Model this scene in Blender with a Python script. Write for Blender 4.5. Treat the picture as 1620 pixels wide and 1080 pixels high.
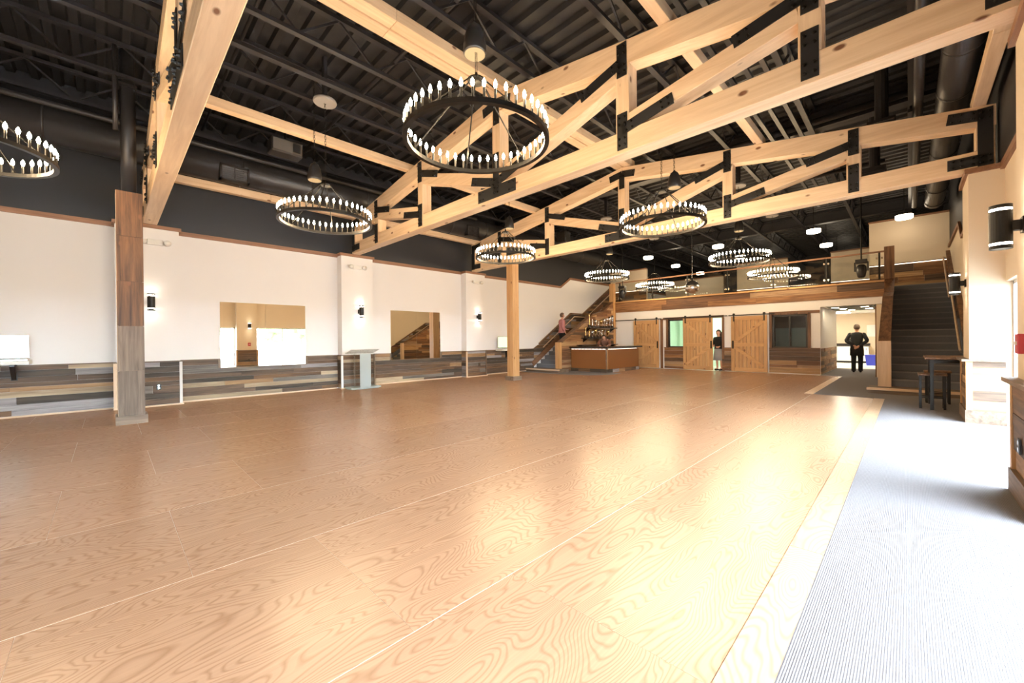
import bpy, math, random
from mathutils import Vector, Matrix
random.seed(7)
S = bpy.context.scene
COL = S.collection
for o in list(bpy.data.objects): bpy.data.objects.remove(o)

# ------------------------------------------------------------------ camera
cam = bpy.data.cameras.new('camera'); camo = bpy.data.objects.new('camera', cam); COL.objects.link(camo)
cam.sensor_width = 36; cam.lens = 632.82 / 1620 * 36; cam.clip_start = .05; cam.clip_end = 300
yaw, pit, rol = [math.radians(a) for a in (44.793, -.1807, -.587)]
fw = Vector((-math.sin(yaw) * math.cos(pit), math.cos(yaw) * math.cos(pit), math.sin(pit)))
r0 = Vector((math.cos(yaw), math.sin(yaw), 0)); u0 = r0.cross(fw)
rr = math.cos(rol) * r0 + math.sin(rol) * u0; uu = -math.sin(rol) * r0 + math.cos(rol) * u0
m = Matrix((rr, uu, -fw)).transposed().to_4x4(); m.translation = (0, 0, 1.35); camo.matrix_world = m
S.camera = camo
# ------------------------------------------------------------------ world, exposure
w = bpy.data.worlds.new('world'); S.world = w; w.use_nodes = True
bg = w.node_tree.nodes['Background']; bg.inputs[0].default_value = (.76, .86, 1, 1); bg.inputs[1].default_value = 52.0
vs = S.view_settings; vs.view_transform = 'Standard'; vs.look = 'None'; vs.gamma = 1; vs.use_curve_mapping = False
vs.exposure = -0.12
S.cycles.transparent_max_bounces = 24
BULB = 232.0

# ------------------------------------------------------------------ materials
def nodemat(name):
    m = bpy.data.materials.new(name); m.use_nodes = True
    nt = m.node_tree; return m, nt, nt.nodes['Principled BSDF']
def plain(name, c, rough=.6, metal=0, noise=0, nscale=8, spec=.5, coat=0):
    m, nt, b = nodemat(name)
    b.inputs['Base Color'].default_value = (*c, 1); b.inputs['Roughness'].default_value = rough
    b.inputs['Metallic'].default_value = metal; b.inputs['Specular IOR Level'].default_value = spec
    b.inputs['Coat Weight'].default_value = coat
    if noise:
        tc = nt.nodes.new('ShaderNodeTexCoord'); n = nt.nodes.new('ShaderNodeTexNoise'); n.inputs['Scale'].default_value = nscale; n.inputs['Detail'].default_value = 5
        mx = nt.nodes.new('ShaderNodeMix'); mx.data_type = 'RGBA'
        mx.inputs['A'].default_value = (*[x * (1 - noise) for x in c], 1); mx.inputs['B'].default_value = (*[min(1, x * (1 + noise)) for x in c], 1)
        nt.links.new(tc.outputs['Object'], n.inputs['Vector']); nt.links.new(n.outputs['Fac'], mx.inputs['Factor']); nt.links.new(mx.outputs['Result'], b.inputs['Base Color'])
    return m
def emit(name, c, s):
    m, nt, b = nodemat(name)
    b.inputs['Base Color'].default_value = (*c, 1); b.inputs['Emission Color'].default_value = (*c, 1); b.inputs['Emission Strength'].default_value = s
    return m
def coords(nt, scale):
    tc = nt.nodes.new('ShaderNodeTexCoord'); oi = nt.nodes.new('ShaderNodeObjectInfo')
    mu = nt.nodes.new('ShaderNodeMath'); mu.operation = 'MULTIPLY'; mu.inputs[1].default_value = 61.0
    nt.links.new(oi.outputs['Random'], mu.inputs[0])
    ad = nt.nodes.new('ShaderNodeVectorMath'); ad.operation = 'ADD'
    nt.links.new(tc.outputs['Object'], ad.inputs[0]); nt.links.new(mu.outputs[0], ad.inputs[1])
    mp = nt.nodes.new('ShaderNodeMapping'); mp.inputs['Scale'].default_value = scale
    nt.links.new(ad.outputs[0], mp.inputs['Vector']); return mp, oi, ad
AX = {'X': (.7, 11, 11), 'Y': (11, .7, 11), 'Z': (11, 11, .7)}
def wood(name, c1, c2, axis='X', rough=.55, jit=.18, k=1.0, knots=False):
    m, nt, b = nodemat(name); L = nt.links
    mp, oi, ad = coords(nt, tuple(v * k for v in AX[axis]))
    n = nt.nodes.new('ShaderNodeTexNoise'); n.inputs['Scale'].default_value = 1.6; n.inputs['Detail'].default_value = 7; n.inputs['Roughness'].default_value = .62; n.inputs['Distortion'].default_value = .5
    L.new(mp.outputs[0], n.inputs['Vector'])
    rp = nt.nodes.new('ShaderNodeValToRGB'); rp.color_ramp.elements[0].position = .32; rp.color_ramp.elements[1].position = .68
    rp.color_ramp.elements[0].color = (*c1, 1); rp.color_ramp.elements[1].color = (*c2, 1)
    L.new(n.outputs['Fac'], rp.inputs[0]); out = rp.outputs[0]
    if knots:
        v = nt.nodes.new('ShaderNodeTexVoronoi'); v.inputs['Scale'].default_value = 2.6
        ax2 = {'X': (.8, 1.5, 1.5), 'Y': (1.5, .8, 1.5), 'Z': (1.5, 1.5, .8)}[axis]
        mp2 = nt.nodes.new('ShaderNodeMapping'); mp2.inputs['Scale'].default_value = ax2; L.new(ad.outputs[0], mp2.inputs['Vector'])
        L.new(mp2.outputs[0], v.inputs['Vector'])
        r2 = nt.nodes.new('ShaderNodeValToRGB'); r2.color_ramp.elements[0].position = .075; r2.color_ramp.elements[1].position = .13
        r2.color_ramp.elements[0].color = (1, 1, 1, 1); r2.color_ramp.elements[1].color = (0, 0, 0, 1)
        L.new(v.outputs['Distance'], r2.inputs[0])
        mk = nt.nodes.new('ShaderNodeMix'); mk.data_type = 'RGBA'; mk.inputs['B'].default_value = (.17, .07, .03, 1)
        L.new(r2.outputs[0], mk.inputs['Factor']); L.new(out, mk.inputs['A']); out = mk.outputs['Result']
    hs = nt.nodes.new('ShaderNodeHueSaturation'); mr = nt.nodes.new('ShaderNodeMapRange')
    mr.inputs['To Min'].default_value = 1 - jit; mr.inputs['To Max'].default_value = 1 + jit
    L.new(oi.outputs['Random'], mr.inputs['Value']); L.new(mr.outputs[0], hs.inputs['Value']); L.new(out, hs.inputs['Color']); L.new(hs.outputs[0], b.inputs['Base Color'])
    b.inputs['Roughness'].default_value = rough
    bp = nt.nodes.new('ShaderNodeBump'); bp.inputs['Strength'].default_value = .15; bp.inputs['Distance'].default_value = .01
    L.new(n.outputs['Fac'], bp.inputs['Height']); L.new(bp.outputs[0], b.inputs['Normal'])
    return m
def plywood(name, base, line, rough):
    m, nt, b = nodemat(name); L = nt.links
    mp, oi, ad = coords(nt, (1.7, .42, 1))
    n = nt.nodes.new('ShaderNodeTexNoise'); n.inputs['Scale'].default_value = 1.5; n.inputs['Detail'].default_value = 2.2; n.inputs['Roughness'].default_value = .42; n.inputs['Distortion'].default_value = .35
    L.new(mp.outputs[0], n.inputs['Vector'])
    mu = nt.nodes.new('ShaderNodeMath'); mu.operation = 'MULTIPLY'; mu.inputs[1].default_value = 52; L.new(n.outputs['Fac'], mu.inputs[0])
    pp = nt.nodes.new('ShaderNodeMath'); pp.operation = 'PINGPONG'; pp.inputs[1].default_value = .5; L.new(mu.outputs[0], pp.inputs[0])
    rp = nt.nodes.new('ShaderNodeValToRGB'); rp.color_ramp.elements[0].position = .0; rp.color_ramp.elements[1].position = .26
    rp.color_ramp.elements[0].color = (*line, 1); rp.color_ramp.elements[1].color = (*base, 1); L.new(pp.outputs[0], rp.inputs[0])
    # fine streaks
    mp2, _, _ = coords(nt, (60, 1.2, 1)); n2 = nt.nodes.new('ShaderNodeTexNoise'); n2.inputs['Scale'].default_value = 1; n2.inputs['Detail'].default_value = 3; L.new(mp2.outputs[0], n2.inputs['Vector'])
    mr = nt.nodes.new('ShaderNodeMapRange'); mr.inputs['To Min'].default_value = .82; mr.inputs['To Max'].default_value = 1.15; L.new(n2.outputs['Fac'], mr.inputs['Value'])
    ml = nt.nodes.new('ShaderNodeMath'); ml.operation = 'MULTIPLY'
    m3 = nt.nodes.new('ShaderNodeMapRange'); m3.inputs['To Min'].default_value = .93; m3.inputs['To Max'].default_value = 1.07; L.new(oi.outputs['Random'], m3.inputs['Value'])
    L.new(mr.outputs[0], ml.inputs[0]); L.new(m3.outputs[0], ml.inputs[1])
    hs = nt.nodes.new('ShaderNodeHueSaturation'); L.new(ml.outputs[0], hs.inputs['Value']); L.new(rp.outputs[0], hs.inputs['Color']); L.new(hs.outputs[0], b.inputs['Base Color'])
    b.inputs['Roughness'].default_value = rough; b.inputs['Specular IOR Level'].default_value = .7
    b.inputs['Coat Weight'].default_value = .0
    return m
def carpetmat(name, c):
    m, nt, b = nodemat(name); L = nt.links
    tc = nt.nodes.new('ShaderNodeTexCoord')
    wv = nt.nodes.new('ShaderNodeTexWave'); wv.bands_direction = 'X'; wv.inputs['Scale'].default_value = 34; wv.inputs['Distortion'].default_value = 1.5; wv.inputs['Detail'].default_value = 2; wv.inputs['Detail Scale'].default_value = 6
    n = nt.nodes.new('ShaderNodeTexNoise'); n.inputs['Scale'].default_value = 70; n.inputs['Detail'].default_value = 3
    L.new(tc.outputs['Object'], wv.inputs['Vector']); L.new(tc.outputs['Object'], n.inputs['Vector'])
    ad = nt.nodes.new('ShaderNodeMath'); ad.operation = 'ADD'; L.new(wv.outputs['Fac'], ad.inputs[0]); L.new(n.outputs['Fac'], ad.inputs[1])
    mr = nt.nodes.new('ShaderNodeMapRange'); mr.inputs['From Max'].default_value = 1.6; mr.inputs['To Min'].default_value = .72; mr.inputs['To Max'].default_value = 1.2; L.new(ad.outputs[0], mr.inputs['Value'])
    hs = nt.nodes.new('ShaderNodeHueSaturation'); hs.inputs['Color'].default_value = (*c, 1); L.new(mr.outputs[0], hs.inputs['Value']); L.new(hs.outputs[0], b.inputs['Base Color'])
    b.inputs['Roughness'].default_value = .95; b.inputs['Specular IOR Level'].default_value = .1
    bp = nt.nodes.new('ShaderNodeBump'); bp.inputs['Strength'].default_value = .4; bp.inputs['Distance'].default_value = .005; L.new(ad.outputs[0], bp.inputs['Height']); L.new(bp.outputs[0], b.inputs['Normal'])
    return m
def thin_glass(name, tint=(1, 1, 1), base=.03, frost=0):
    m = bpy.data.materials.new(name); m.use_nodes = True; nt = m.node_tree; nt.nodes.clear(); L = nt.links
    out = nt.nodes.new('ShaderNodeOutputMaterial'); tr = nt.nodes.new('ShaderNodeBsdfTransparent'); tr.inputs[0].default_value = (*tint, 1)
    gl = nt.nodes.new('ShaderNodeBsdfGlossy'); gl.inputs['Roughness'].default_value = 0.01
    fc = nt.nodes.new('ShaderNodeLayerWeight'); fc.inputs['Blend'].default_value = .5
    pw = nt.nodes.new('ShaderNodeMath'); pw.operation = 'POWER'; pw.inputs[1].default_value = 5; L.new(fc.outputs['Facing'], pw.inputs[0])
    lw = nt.nodes.new('ShaderNodeMapRange'); lw.inputs['To Min'].default_value = .035; lw.inputs['To Max'].default_value = 1; L.new(pw.outputs[0], lw.inputs['Value'])
    mx = nt.nodes.new('ShaderNodeMixShader'); L.new(lw.outputs[0], mx.inputs[0]); L.new(tr.outputs[0], mx.inputs[1]); L.new(gl.outputs[0], mx.inputs[2]); res = mx
    if frost:
        df = nt.nodes.new('ShaderNodeBsdfTranslucent'); df.inputs[0].default_value = (.88, .97, 1, 1); d2 = nt.nodes.new('ShaderNodeBsdfDiffuse'); d2.inputs[0].default_value = (.84, .92, .97, 1)
        a = nt.nodes.new('ShaderNodeMixShader'); a.inputs[0].default_value = .5; L.new(df.outputs[0], a.inputs[1]); L.new(d2.outputs[0], a.inputs[2])
        m2 = nt.nodes.new('ShaderNodeMixShader'); m2.inputs[0].default_value = frost; L.new(mx.outputs[0], m2.inputs[1]); L.new(a.outputs[0], m2.inputs[2]); res = m2
    L.new(res.outputs[0], out.inputs[0]); return m

M = {}
M['white'] = plain('white_paint', (.83, .82, .825), .7, noise=.015, nscale=2)
M['beige'] = plain('beige_paint', (.74, .62, .47), .7, noise=.02, nscale=2)
M['black'] = plain('black_paint', (.018, .018, .021), .55)
M['deck'] = plain('painted_deck', (.014, .0135, .015), .5)
M['steel'] = plain('painted_steel', (.021, .020, .023), .42)
M['plate'] = plain('black_steel_plate', (.010, .010, .011), .5)
M['iron'] = plain('black_iron', (.018, .017, .016), .38, .6)
M['duct'] = plain('painted_duct', (.029, .027, .028), .42, .2)
M['chrome'] = plain('polished_metal', (.82, .78, .70), .18, 1)
M['silver'] = plain('silver_metal', (.75, .75, .76), .22, 1)
M['gold'] = plain('gold_metal', (.80, .58, .25), .22, 1)
M['canopy'] = plain('canopy_grey', (.30, .28, .26), .5)
M['grille2'] = plain('dull_bronze', (.10, .085, .07), .5)
M['grille'] = plain('speaker_grille', (.30, .25, .17), .6, .4)
M['mirror'] = plain('mirror_silver', (.86, .85, .78), .005, 1)
M['bulb'] = emit('bulb_glow', (1, .74, .44), BULB)
M['drum'] = emit('drum_glow', (1, .84, .62), 14)
M['sconce_glow'] = emit('sconce_glow', (1, .90, .76), 34)
M['led'] = emit('led_glow', (1, .88, .74), 2.2)
M['pine'] = {a: wood('pine_' + a, (.62, .42, .25), (.78, .58, .38), a, .55, .07, .8, True) for a in 'XYZ'}
M['cedar'] = {a: wood('brown_stained_wood_' + a, (.06, .026, .012), (.24, .115, .05), a, .55, .12, .8, True) for a in 'XYZ'}
M['roughbrown'] = {a: wood('rough_brown_wood_' + a, (.035, .015, .007), (.20, .09, .035), a, .6, .15, .8, True) for a in 'XYZ'}
M['greybrown'] = {a: wood('grey_brown_wood_' + a, (.07, .045, .030), (.21, .145, .10), a, .6, .1) for a in 'XYZ'}
M['trimwood'] = {a: wood('trim_wood_' + a, (.20, .095, .05), (.30, .15, .08), a, .55, .1) for a in 'XYZ'}
M['doorwood'] = {a: wood('door_pine_' + a, (.42, .22, .085), (.60, .35, .15), a, .5, .10, .9, True) for a in 'XYZ'}
M['palewood'] = {a: wood('pale_wood_' + a, (.62, .43, .28), (.76, .56, .38), a, .5, .08) for a in 'XYZ'}
M['greywood'] = {a: wood('grey_weathered_wood_' + a, (.10, .068, .046), (.25, .175, .12), a, .6, .12) for a in 'XYZ'}
PL = [((.040, .026, .018), (.17, .105, .066)), ((.06, .032, .017), (.22, .12, .058)), ((.022, .017, .013), (.095, .068, .048)), ((.17, .155, .165), (.40, .37, .37)),
      ((.22, .12, .055), (.46, .28, .14)), ((.085, .030, .025), (.20, .085, .06)), ((.28, .20, .13), (.54, .42, .28)), ((.09, .078, .070), (.25, .215, .19)), ((.03, .09, .09), (.16, .26, .25))]
PW = [24, 22, 17, 11, 13, 3, 4, 9, 0.6]
M['planks'] = {a: [wood('reclaimed_wood_%d_%s' % (i, a), c[0], c[1], a, .65, .2, 1.0) for i, c in enumerate(PL)] for a in 'XYZ'}
PF = [((.12, .048, .017), (.38, .19, .075)), ((.065, .027, .012), (.25, .115, .048)), ((.25, .13, .05), (.54, .33, .155)), ((.035, .020, .012), (.16, .09, .05)), ((.17, .095, .05), (.42, .27, .15))]  # far-end planks: warm orange-brown light is mixed into the wood colours
M['warm_lit'] = {a: [wood('warm_lit_reclaimed_%d_%s' % (i, a), c[0], c[1], a, .6, .18, 1.0) for i, c in enumerate(PF)] for a in 'XYZ'}
M['floor'] = plywood('oak_plywood', (.46, .268, .16), (.35, .19, .105), .27)
M['strip'] = plywood('oak_strip', (.50, .335, .205), (.39, .24, .13), .30)
M['subfloor'] = plain('subfloor', (.74, .64, .52), .7)
M['carpet'] = carpetmat('grey_carpet', (.20, .19, .195))
M['tan_carpet'] = carpetmat('stair_carpet', (.16, .165, .19))
M['nosing'] = plain('stair_nosing', (.21, .21, .225), .8)
M['tile'] = plain('pale_tile', (.70, .68, .60), .4)
M['glass'] = thin_glass('clear_glass', (.96, .98, .97))
M['acrylic'] = thin_glass('clear_acrylic', (.975, .99, .99))
M['frost'] = thin_glass('frosted_acrylic', (.85, .93, .95), frost=.62)
M['bar'] = plain('copper_brown_panel', (.25, .095, .028), .38, .15)
M['darktop'] = plain('dark_countertop', (.030, .024, .022), .3)
M['plastic_white'] = plain('white_plastic', (.82, .82, .80), .4)
M['plastic_black'] = plain('black_plastic', (.015, .015, .016), .4)
M['suit'] = plain('black_cloth', (.010, .010, .012), .9)
M['skin'] = plain('skin', (.62, .33, .22), .5)
M['hair'] = plain('dark_hair', (.03, .018, .012), .55)
M['greyhair'] = plain('brown_hair', (.10, .06, .04), .6)
M['greycloth'] = plain('grey_cloth', (.30, .29, .30), .9)
M['redcloth'] = plain('faded_red_cloth', (.42, .17, .16), .9)
M['browncloth'] = plain('brown_cloth', (.16, .07, .045), .9)
M['whitecloth'] = plain('white_cloth', (.75, .73, .72), .9)
M['red'] = plain('red_plastic', (.45, .03, .04), .4)
M['blue'] = plain('blue_plastic', (.04, .06, .55), .4)
M['green_wall'] = plain('pale_green_paint', (.66, .85, .68), .7)
M['screen'] = emit('screen_glow', (.62, .88, 1), 1.5)
M['greenscreen'] = emit('green_screen_glow', (.62, .80, .55), .9)
M['exit'] = emit('exit_red', (1, .04, .03), 2.0)
M['strip_light'] = emit('strip_light_glow', (1, .93, .78), 45)
M['green_lamp'] = emit('room_lamp_glow', (1, .97, .88), 120)
M['recessed'] = emit('recessed_glow', (1, .90, .70), 110)
M['asphalt'] = plain('pale_asphalt', (.45, .45, .44), .9, noise=.1)
M['leaf'] = plain('tree_leaves', (.10, .26, .05), .7, noise=.4, nscale=3)
M['bark'] = plain('tree_bark', (.14, .09, .06), .9)

# ------------------------------------------------------------------ builders
LOC = {}
class MB:
    def __init__(s): s.v = []; s.f = []
    def box(s, x0, x1, y0, y1, z0, z1):
        n = len(s.v); s.v += [(x, y, z) for x in (x0, x1) for y in (y0, y1) for z in (z0, z1)]
        s.f += [tuple(n + i for i in q) for q in ((0, 1, 3, 2), (4, 6, 7, 5), (0, 4, 5, 1), (2, 3, 7, 6), (0, 2, 6, 4), (1, 5, 7, 3))]; return s
    def beam(s, p0, p1, w, h, up=(0, 0, 1)):
        p0, p1 = Vector(p0), Vector(p1); d = (p1 - p0).normalized(); a = d.cross(Vector(up)).normalized() * w / 2; b = a.cross(d).normalized() * h / 2
        n = len(s.v)
        for p in (p0, p1):
            s.v += [tuple(p + i * a + j * b) for i, j in ((-1, -1), (1, -1), (1, 1), (-1, 1))]
        s.f += [(n, n + 1, n + 2, n + 3), (n + 7, n + 6, n + 5, n + 4)] + [(n + i, n + 4 + i, n + 4 + (i + 1) % 4, n + (i + 1) % 4) for i in range(4)]; return s
    def prism(s, poly, axis, a, b):
        n = len(s.v); k = len(poly)
        for t in (a, b):
            for (p, q) in poly: s.v.append({'X': (t, p, q), 'Y': (p, t, q), 'Z': (p, q, t)}[axis])
        s.f.append(tuple(n + i for i in range(k))); s.f.append(tuple(n + k + i for i in reversed(range(k))))
        s.f += [(n + i, n + (i + 1) % k, n + k + (i + 1) % k, n + k + i) for i in range(k)]; return s
    def tube(s, pts, r, n=8, cap=True):
        pts = [Vector(p) for p in pts]; base = len(s.v); up = None
        rs = r if isinstance(r, (list, tuple)) else [r] * len(pts)
        for i, p in enumerate(pts):
            d = (pts[min(i + 1, len(pts) - 1)] - pts[max(i - 1, 0)]).normalized()
            ref = Vector((0, 0, 1)) if abs(d.z) < .9 else Vector((1, 0, 0))
            if up is None: a = d.cross(ref).normalized()
            else:
                a = up - d * up.dot(d); a = a.normalized() if a.length > 1e-4 else d.cross(ref).normalized()
            up = a; b = d.cross(a)
            for k in range(n):
                t = 2 * math.pi * k / n; s.v.append(tuple(p + rs[i] * (math.cos(t) * a + math.sin(t) * b)))
        for i in range(len(pts) - 1):
            for k in range(n): s.f.append((base + i * n + k, base + i * n + (k + 1) % n, base + (i + 1) * n + (k + 1) % n, base + (i + 1) * n + k))
        if cap: s.f.append(tuple(base + k for k in reversed(range(n)))); s.f.append(tuple(base + (len(pts) - 1) * n + k for k in range(n)))
        return s
    def lathe(s, prof, n=16, c=(0, 0, 0)):
        base = len(s.v)
        for (r, z) in prof:
            for k in range(n): t = 2 * math.pi * k / n; s.v.append((c[0] + r * math.cos(t), c[1] + r * math.sin(t), c[2] + z))
        for i in range(len(prof) - 1):
            for k in range(n): s.f.append((base + i * n + k, base + i * n + (k + 1) % n, base + (i + 1) * n + (k + 1) % n, base + (i + 1) * n + k))
        if prof[0][0] > 1e-4: s.f.append(tuple(base + k for k in reversed(range(n))))
        if prof[-1][0] > 1e-4: s.f.append(tuple(base + (len(prof) - 1) * n + k for k in range(n)))
        return s
    def loft(s, secs, n=18):
        base = len(s.v)
        for (c, rx, ry) in secs:
            for k in range(n): t = 2 * math.pi * k / n; s.v.append((c[0] + rx * math.cos(t), c[1] + ry * math.sin(t), c[2]))
        for i in range(len(secs) - 1):
            for k in range(n): s.f.append((base + i * n + k, base + i * n + (k + 1) % n, base + (i + 1) * n + (k + 1) % n, base + (i + 1) * n + k))
        s.f.append(tuple(base + k for k in reversed(range(n)))); s.f.append(tuple(base + (len(secs) - 1) * n + k for k in range(n))); return s
    def build(s, name, mat, parent=None, smooth=False, bevel=0, kind=None, abs_=True):
        """vertices are given in world space when abs_ (shifted into the parent's frame)"""
        off = LOC.get(parent, Vector((0, 0, 0))) if (parent is not None and abs_) else Vector((0, 0, 0))
        me = bpy.data.meshes.new(name); me.from_pydata([tuple(Vector(v) - off) for v in s.v], [], s.f); me.update()
        if isinstance(mat, list):
            for q in mat: me.materials.append(q)
        else: me.materials.append(mat)
        if smooth:
            for p in me.polygons: p.use_smooth = True
        o = bpy.data.objects.new(name, me); COL.objects.link(o)
        if parent is not None: o.parent = parent
        LOC[o] = off.copy() if parent is not None else Vector((0, 0, 0))
        if bevel:
            b = o.modifiers.new('bevel', 'BEVEL'); b.width = bevel; b.segments = 1; b.limit_method = 'ANGLE'
        if kind: o['kind'] = kind
        return o
def tag(o, label, cat, group=None):
    o['label'] = label; o['category'] = cat
    if group: o['group'] = group
    return o
def thing(name, loc, label, cat, group=None, kind=None, rotz=0):
    o = bpy.data.objects.new(name, None); COL.objects.link(o); o.location = loc; o.rotation_euler[2] = rotz; o.empty_display_size = .1
    LOC[o] = Vector(loc)
    if kind: o['kind'] = kind
    if label: tag(o, label, cat, group)
    return o
def part(name, mat, parent, fn, **k):
    b = MB(); fn(b); return b.build(name, mat, parent, **k)
def bx(name, mat, parent, x0, x1, y0, y1, z0, z1, **k): return MB().box(x0, x1, y0, y1, z0, z1).build(name, mat, parent, **k)
def copy_tree(o, parent=None, loc=None):
    c = o.copy(); COL.objects.link(c)
    if parent is not None: c.parent = parent
    if loc is not None: c.location = loc
    LOC[c] = Vector(loc) if loc is not None else LOC.get(o, Vector((0, 0, 0)))
    for ch in list(o.children): copy_tree(ch, c)
    return c
TRN = [0]
def trim(mat, fn, parent=None):
    TRN[0] += 1; o = part('trim_%d' % TRN[0], mat, parent, fn); o['kind'] = 'structure'; return o
def struct(name, mat, fn, parent=None, **k):
    o = part(name, mat, parent, fn, **k); o['kind'] = 'structure'; return o
def pick(ms, ws): return random.choices(ms, ws)[0]

# planks on a wall that runs along 'Y' (at x=f, proud towards sgn) or along 'X' (at y=f)
def planks(parent, run, f, sgn, a0, a1, zs, mats='planks', lo=.7, hi=2.6, clip=None, lower=None):
    ms = M[mats][run]; ws = PW if mats == 'planks' else None
    for (z0, z1) in zs:
        a = a0
        while a < a1 - 1e-3:
            l = random.uniform(lo, hi); b = min(a1, a + l)
            if a1 - b < .25: b = a1
            t = random.uniform(.016, .034); g = .003
            mat = random.choices(ms, ws)[0] if ws else random.choice(ms)
            poly = [(a + g / 2, z0 + g / 2), (b - g / 2, z0 + g / 2), (b - g / 2, z1 - g / 2), (a + g / 2, z1 - g / 2)]
            if clip: poly = clip_poly(poly, clip, lower)
            if len(poly) >= 3:
                m_ = MB(); m_.prism(poly, 'X' if run == 'Y' else 'Y', f, f + sgn * t); m_.build('plank', mat, parent)
            a = b
def clip_poly(poly, line, lower=None):
    """keep what lies under the polyline `line` (and above `lower`); each is treated as half planes of its segments via sampling"""
    def zat(l, y):
        if y <= l[0][0]: return l[0][1]
        for (y0, z0), (y1, z1) in zip(l, l[1:]):
            if y <= y1: return z0 + (z1 - z0) * (y - y0) / (y1 - y0)
        return l[-1][1]
    y0 = min(p[0] for p in poly); y1 = max(p[0] for p in poly); zl = min(p[1] for p in poly); zh = max(p[1] for p in poly)
    n = max(2, int((y1 - y0) / .06)); top = []; bot = []
    for i in range(n + 1):
        y = y0 + (y1 - y0) * i / n; t = min(zh, zat(line, y)); b = max(zl, zat(lower, y) if lower else zl)
        if t > b + .004: top.append((y, t)); bot.append((y, b))
    if len(top) < 2: return []
    def simp(l):
        out = [l[0]]
        for i in range(1, len(l) - 1):
            a, b, c = out[-1], l[i], l[i + 1]
            if abs((b[0] - a[0]) * (c[1] - a[1]) - (c[0] - a[0]) * (b[1] - a[1])) > 1e-6: out.append(b)
        return out + [l[-1]]
    return simp(bot) + list(reversed(simp(top)))
def rows(z0, z1, n):
    c = [0.0]
    for i in range(n): c.append(c[-1] + random.choice((.75, .95, 1.0, 1.25)))
    return [(z0 + (z1 - z0) * c[i] / c[-1], z0 + (z1 - z0) * c[i + 1] / c[-1]) for i in range(n)]

# ------------------------------------------------------------------ room constants
XL, XP = -11.87, -11.57            # left wall, left pilaster face
XR, XQ = 1.02, .66                 # right window plane, right pilaster face
YB, YF = -6.5, 17.8                # rear wall, far wall
ZD = 6.45                          # roof deck
PIL = [(.10, 1.12), (4.72, 5.67), (9.28, 10.2)]
YE = 31.0

# ------------------------------------------------------------------ floor
floor = struct('floor', M['subfloor'], lambda b: b.box(-12.2, 1.3, YB - .2, YE, -.3, -.0012))
xs = [-.555, -1.64, -2.95, -4.25, -5.55, -6.85, -8.15, -9.45, -10.75, -11.9]
for i in range(len(xs) - 1):
    y = .33 + (.66 if i % 2 == 1 else 0) + (1.30 if i == 0 else 0); y -= 1.31 * math.ceil((y - YB) / 1.31)
    while y < 17.6:
        a, b = max(y, YB), min(y + 1.31, 17.62)
        if i == 0: b = min(b, 11.77)
        if b - a > .05: bx('floor_panel', M['floor'], floor, xs[i + 1] + .003, xs[i] - .003, a + .0008, b - .0008, -.02, 0)
        y += 1.31
y = YB
while y < 11.7:
    b = min(y + 2.4, 11.77); bx('edge_board', M['strip'], floor, -.555, -.38, y + .002, b - .002, -.02, .003); y += 2.4
y = 11.77
while y < 16.8:
    b = min(y + 2.6, 16.9); bx('edge_board', M['palewood']['Y'], floor, -1.80, -1.62, y + .002, b - .002, -.02, .006); y += 2.6
part('carpet', M['carpet'], floor, lambda b: b.prism([(-.38, YB), (1.02, YB), (1.02, 21), (-.55, 21), (-.76, 21), (-.76, 22.2), (-2.23, 22.2), (-2.23, 17.62), (-1.62, 17.62), (-1.62, 11.77), (-.38, 11.77)], 'Z', -.02, .004))
part('carpet', M['carpet'], floor, lambda b: b.prism([(-11.85, 12.45), (-10.4, 12.42), (-9.2, 12.5), (-8.55, 12.75), (-8.2, 13.1), (-8.05, 13.6), (-8.1, 14.3), (-11.85, 14.3)], 'Z', -.015, .006))
bx('tile_floor', M['tile'], floor, -4.6, -.76, 22.2, 28, -.02, .002)

# ------------------------------------------------------------------ left wall
wl = struct('wall_left', M['white'], lambda b: b.prism([(YB, 0), (YE, 0), (YE, 4.30), (16.03, 4.30), (15.28, 3.84), (YB, 3.84)], 'X', XL - .25, XL))
part('upper_wall', M['black'], wl, lambda b: b.prism([(YB, 3.84), (15.28, 3.84), (16.03, 4.30), (YE, 4.30), (YE, ZD + .16), (YB, ZD + .16)], 'X', XL - .25, XL - .001))
TW = M['trimwood']
ends = [YB] + [v for p in PIL for v in p] + [15.28]
for i in range(0, len(ends), 2):
    trim(TW['Y'], lambda b: b.box(XL, XL + .045, ends[i], ends[i + 1], 3.82, 3.915))
trim(TW['Y'], lambda b: b.beam((XL + .022, 15.26, 3.867), (XL + .022, 16.05, 4.352), .045, .095))
trim(TW['Y'], lambda b: b.box(XL, XL + .045, 16.02, YE, 4.305, 4.40))
for k, (a, c) in enumerate(PIL):
    bx('pilaster', M['white'], wl, XL, XP, a, c, 0, 3.84)
    trim(TW['Y'], lambda b: b.box(XL, XP + .04, a - .04, c + .04, 3.84, 3.915))
    ps = rows(.03, .95, 8)
    planks(wl, 'Y', XP, 1, a, c, ps, lo=.5, hi=1.4)
    planks(wl, 'X', a, -1, XL, XP, ps, lo=.4, hi=.6)
    bx('wainscot_cap', M['greywood']['Y'], wl, XL, XP + .05, a - .04, c + .04, .95, .975)
    bx('corner_trim', M['whitecloth'] if k == 1 else M['palewood']['Z'], wl, XP, XP + .04, a - .045, a + .01, 0, .95)
    bx('corner_trim', M['greywood']['Z'] if k else M['whitecloth'], wl, XP, XP + .04, c - .02, c + .03, 0, .95)
MIR = [(1.90, 3.83), (6.40, 8.31)]
secs = [(YB, .10, None), (1.12, 4.72, MIR[0]), (5.67, 9.28, MIR[1]), (10.2, 13.3, None)]
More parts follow.
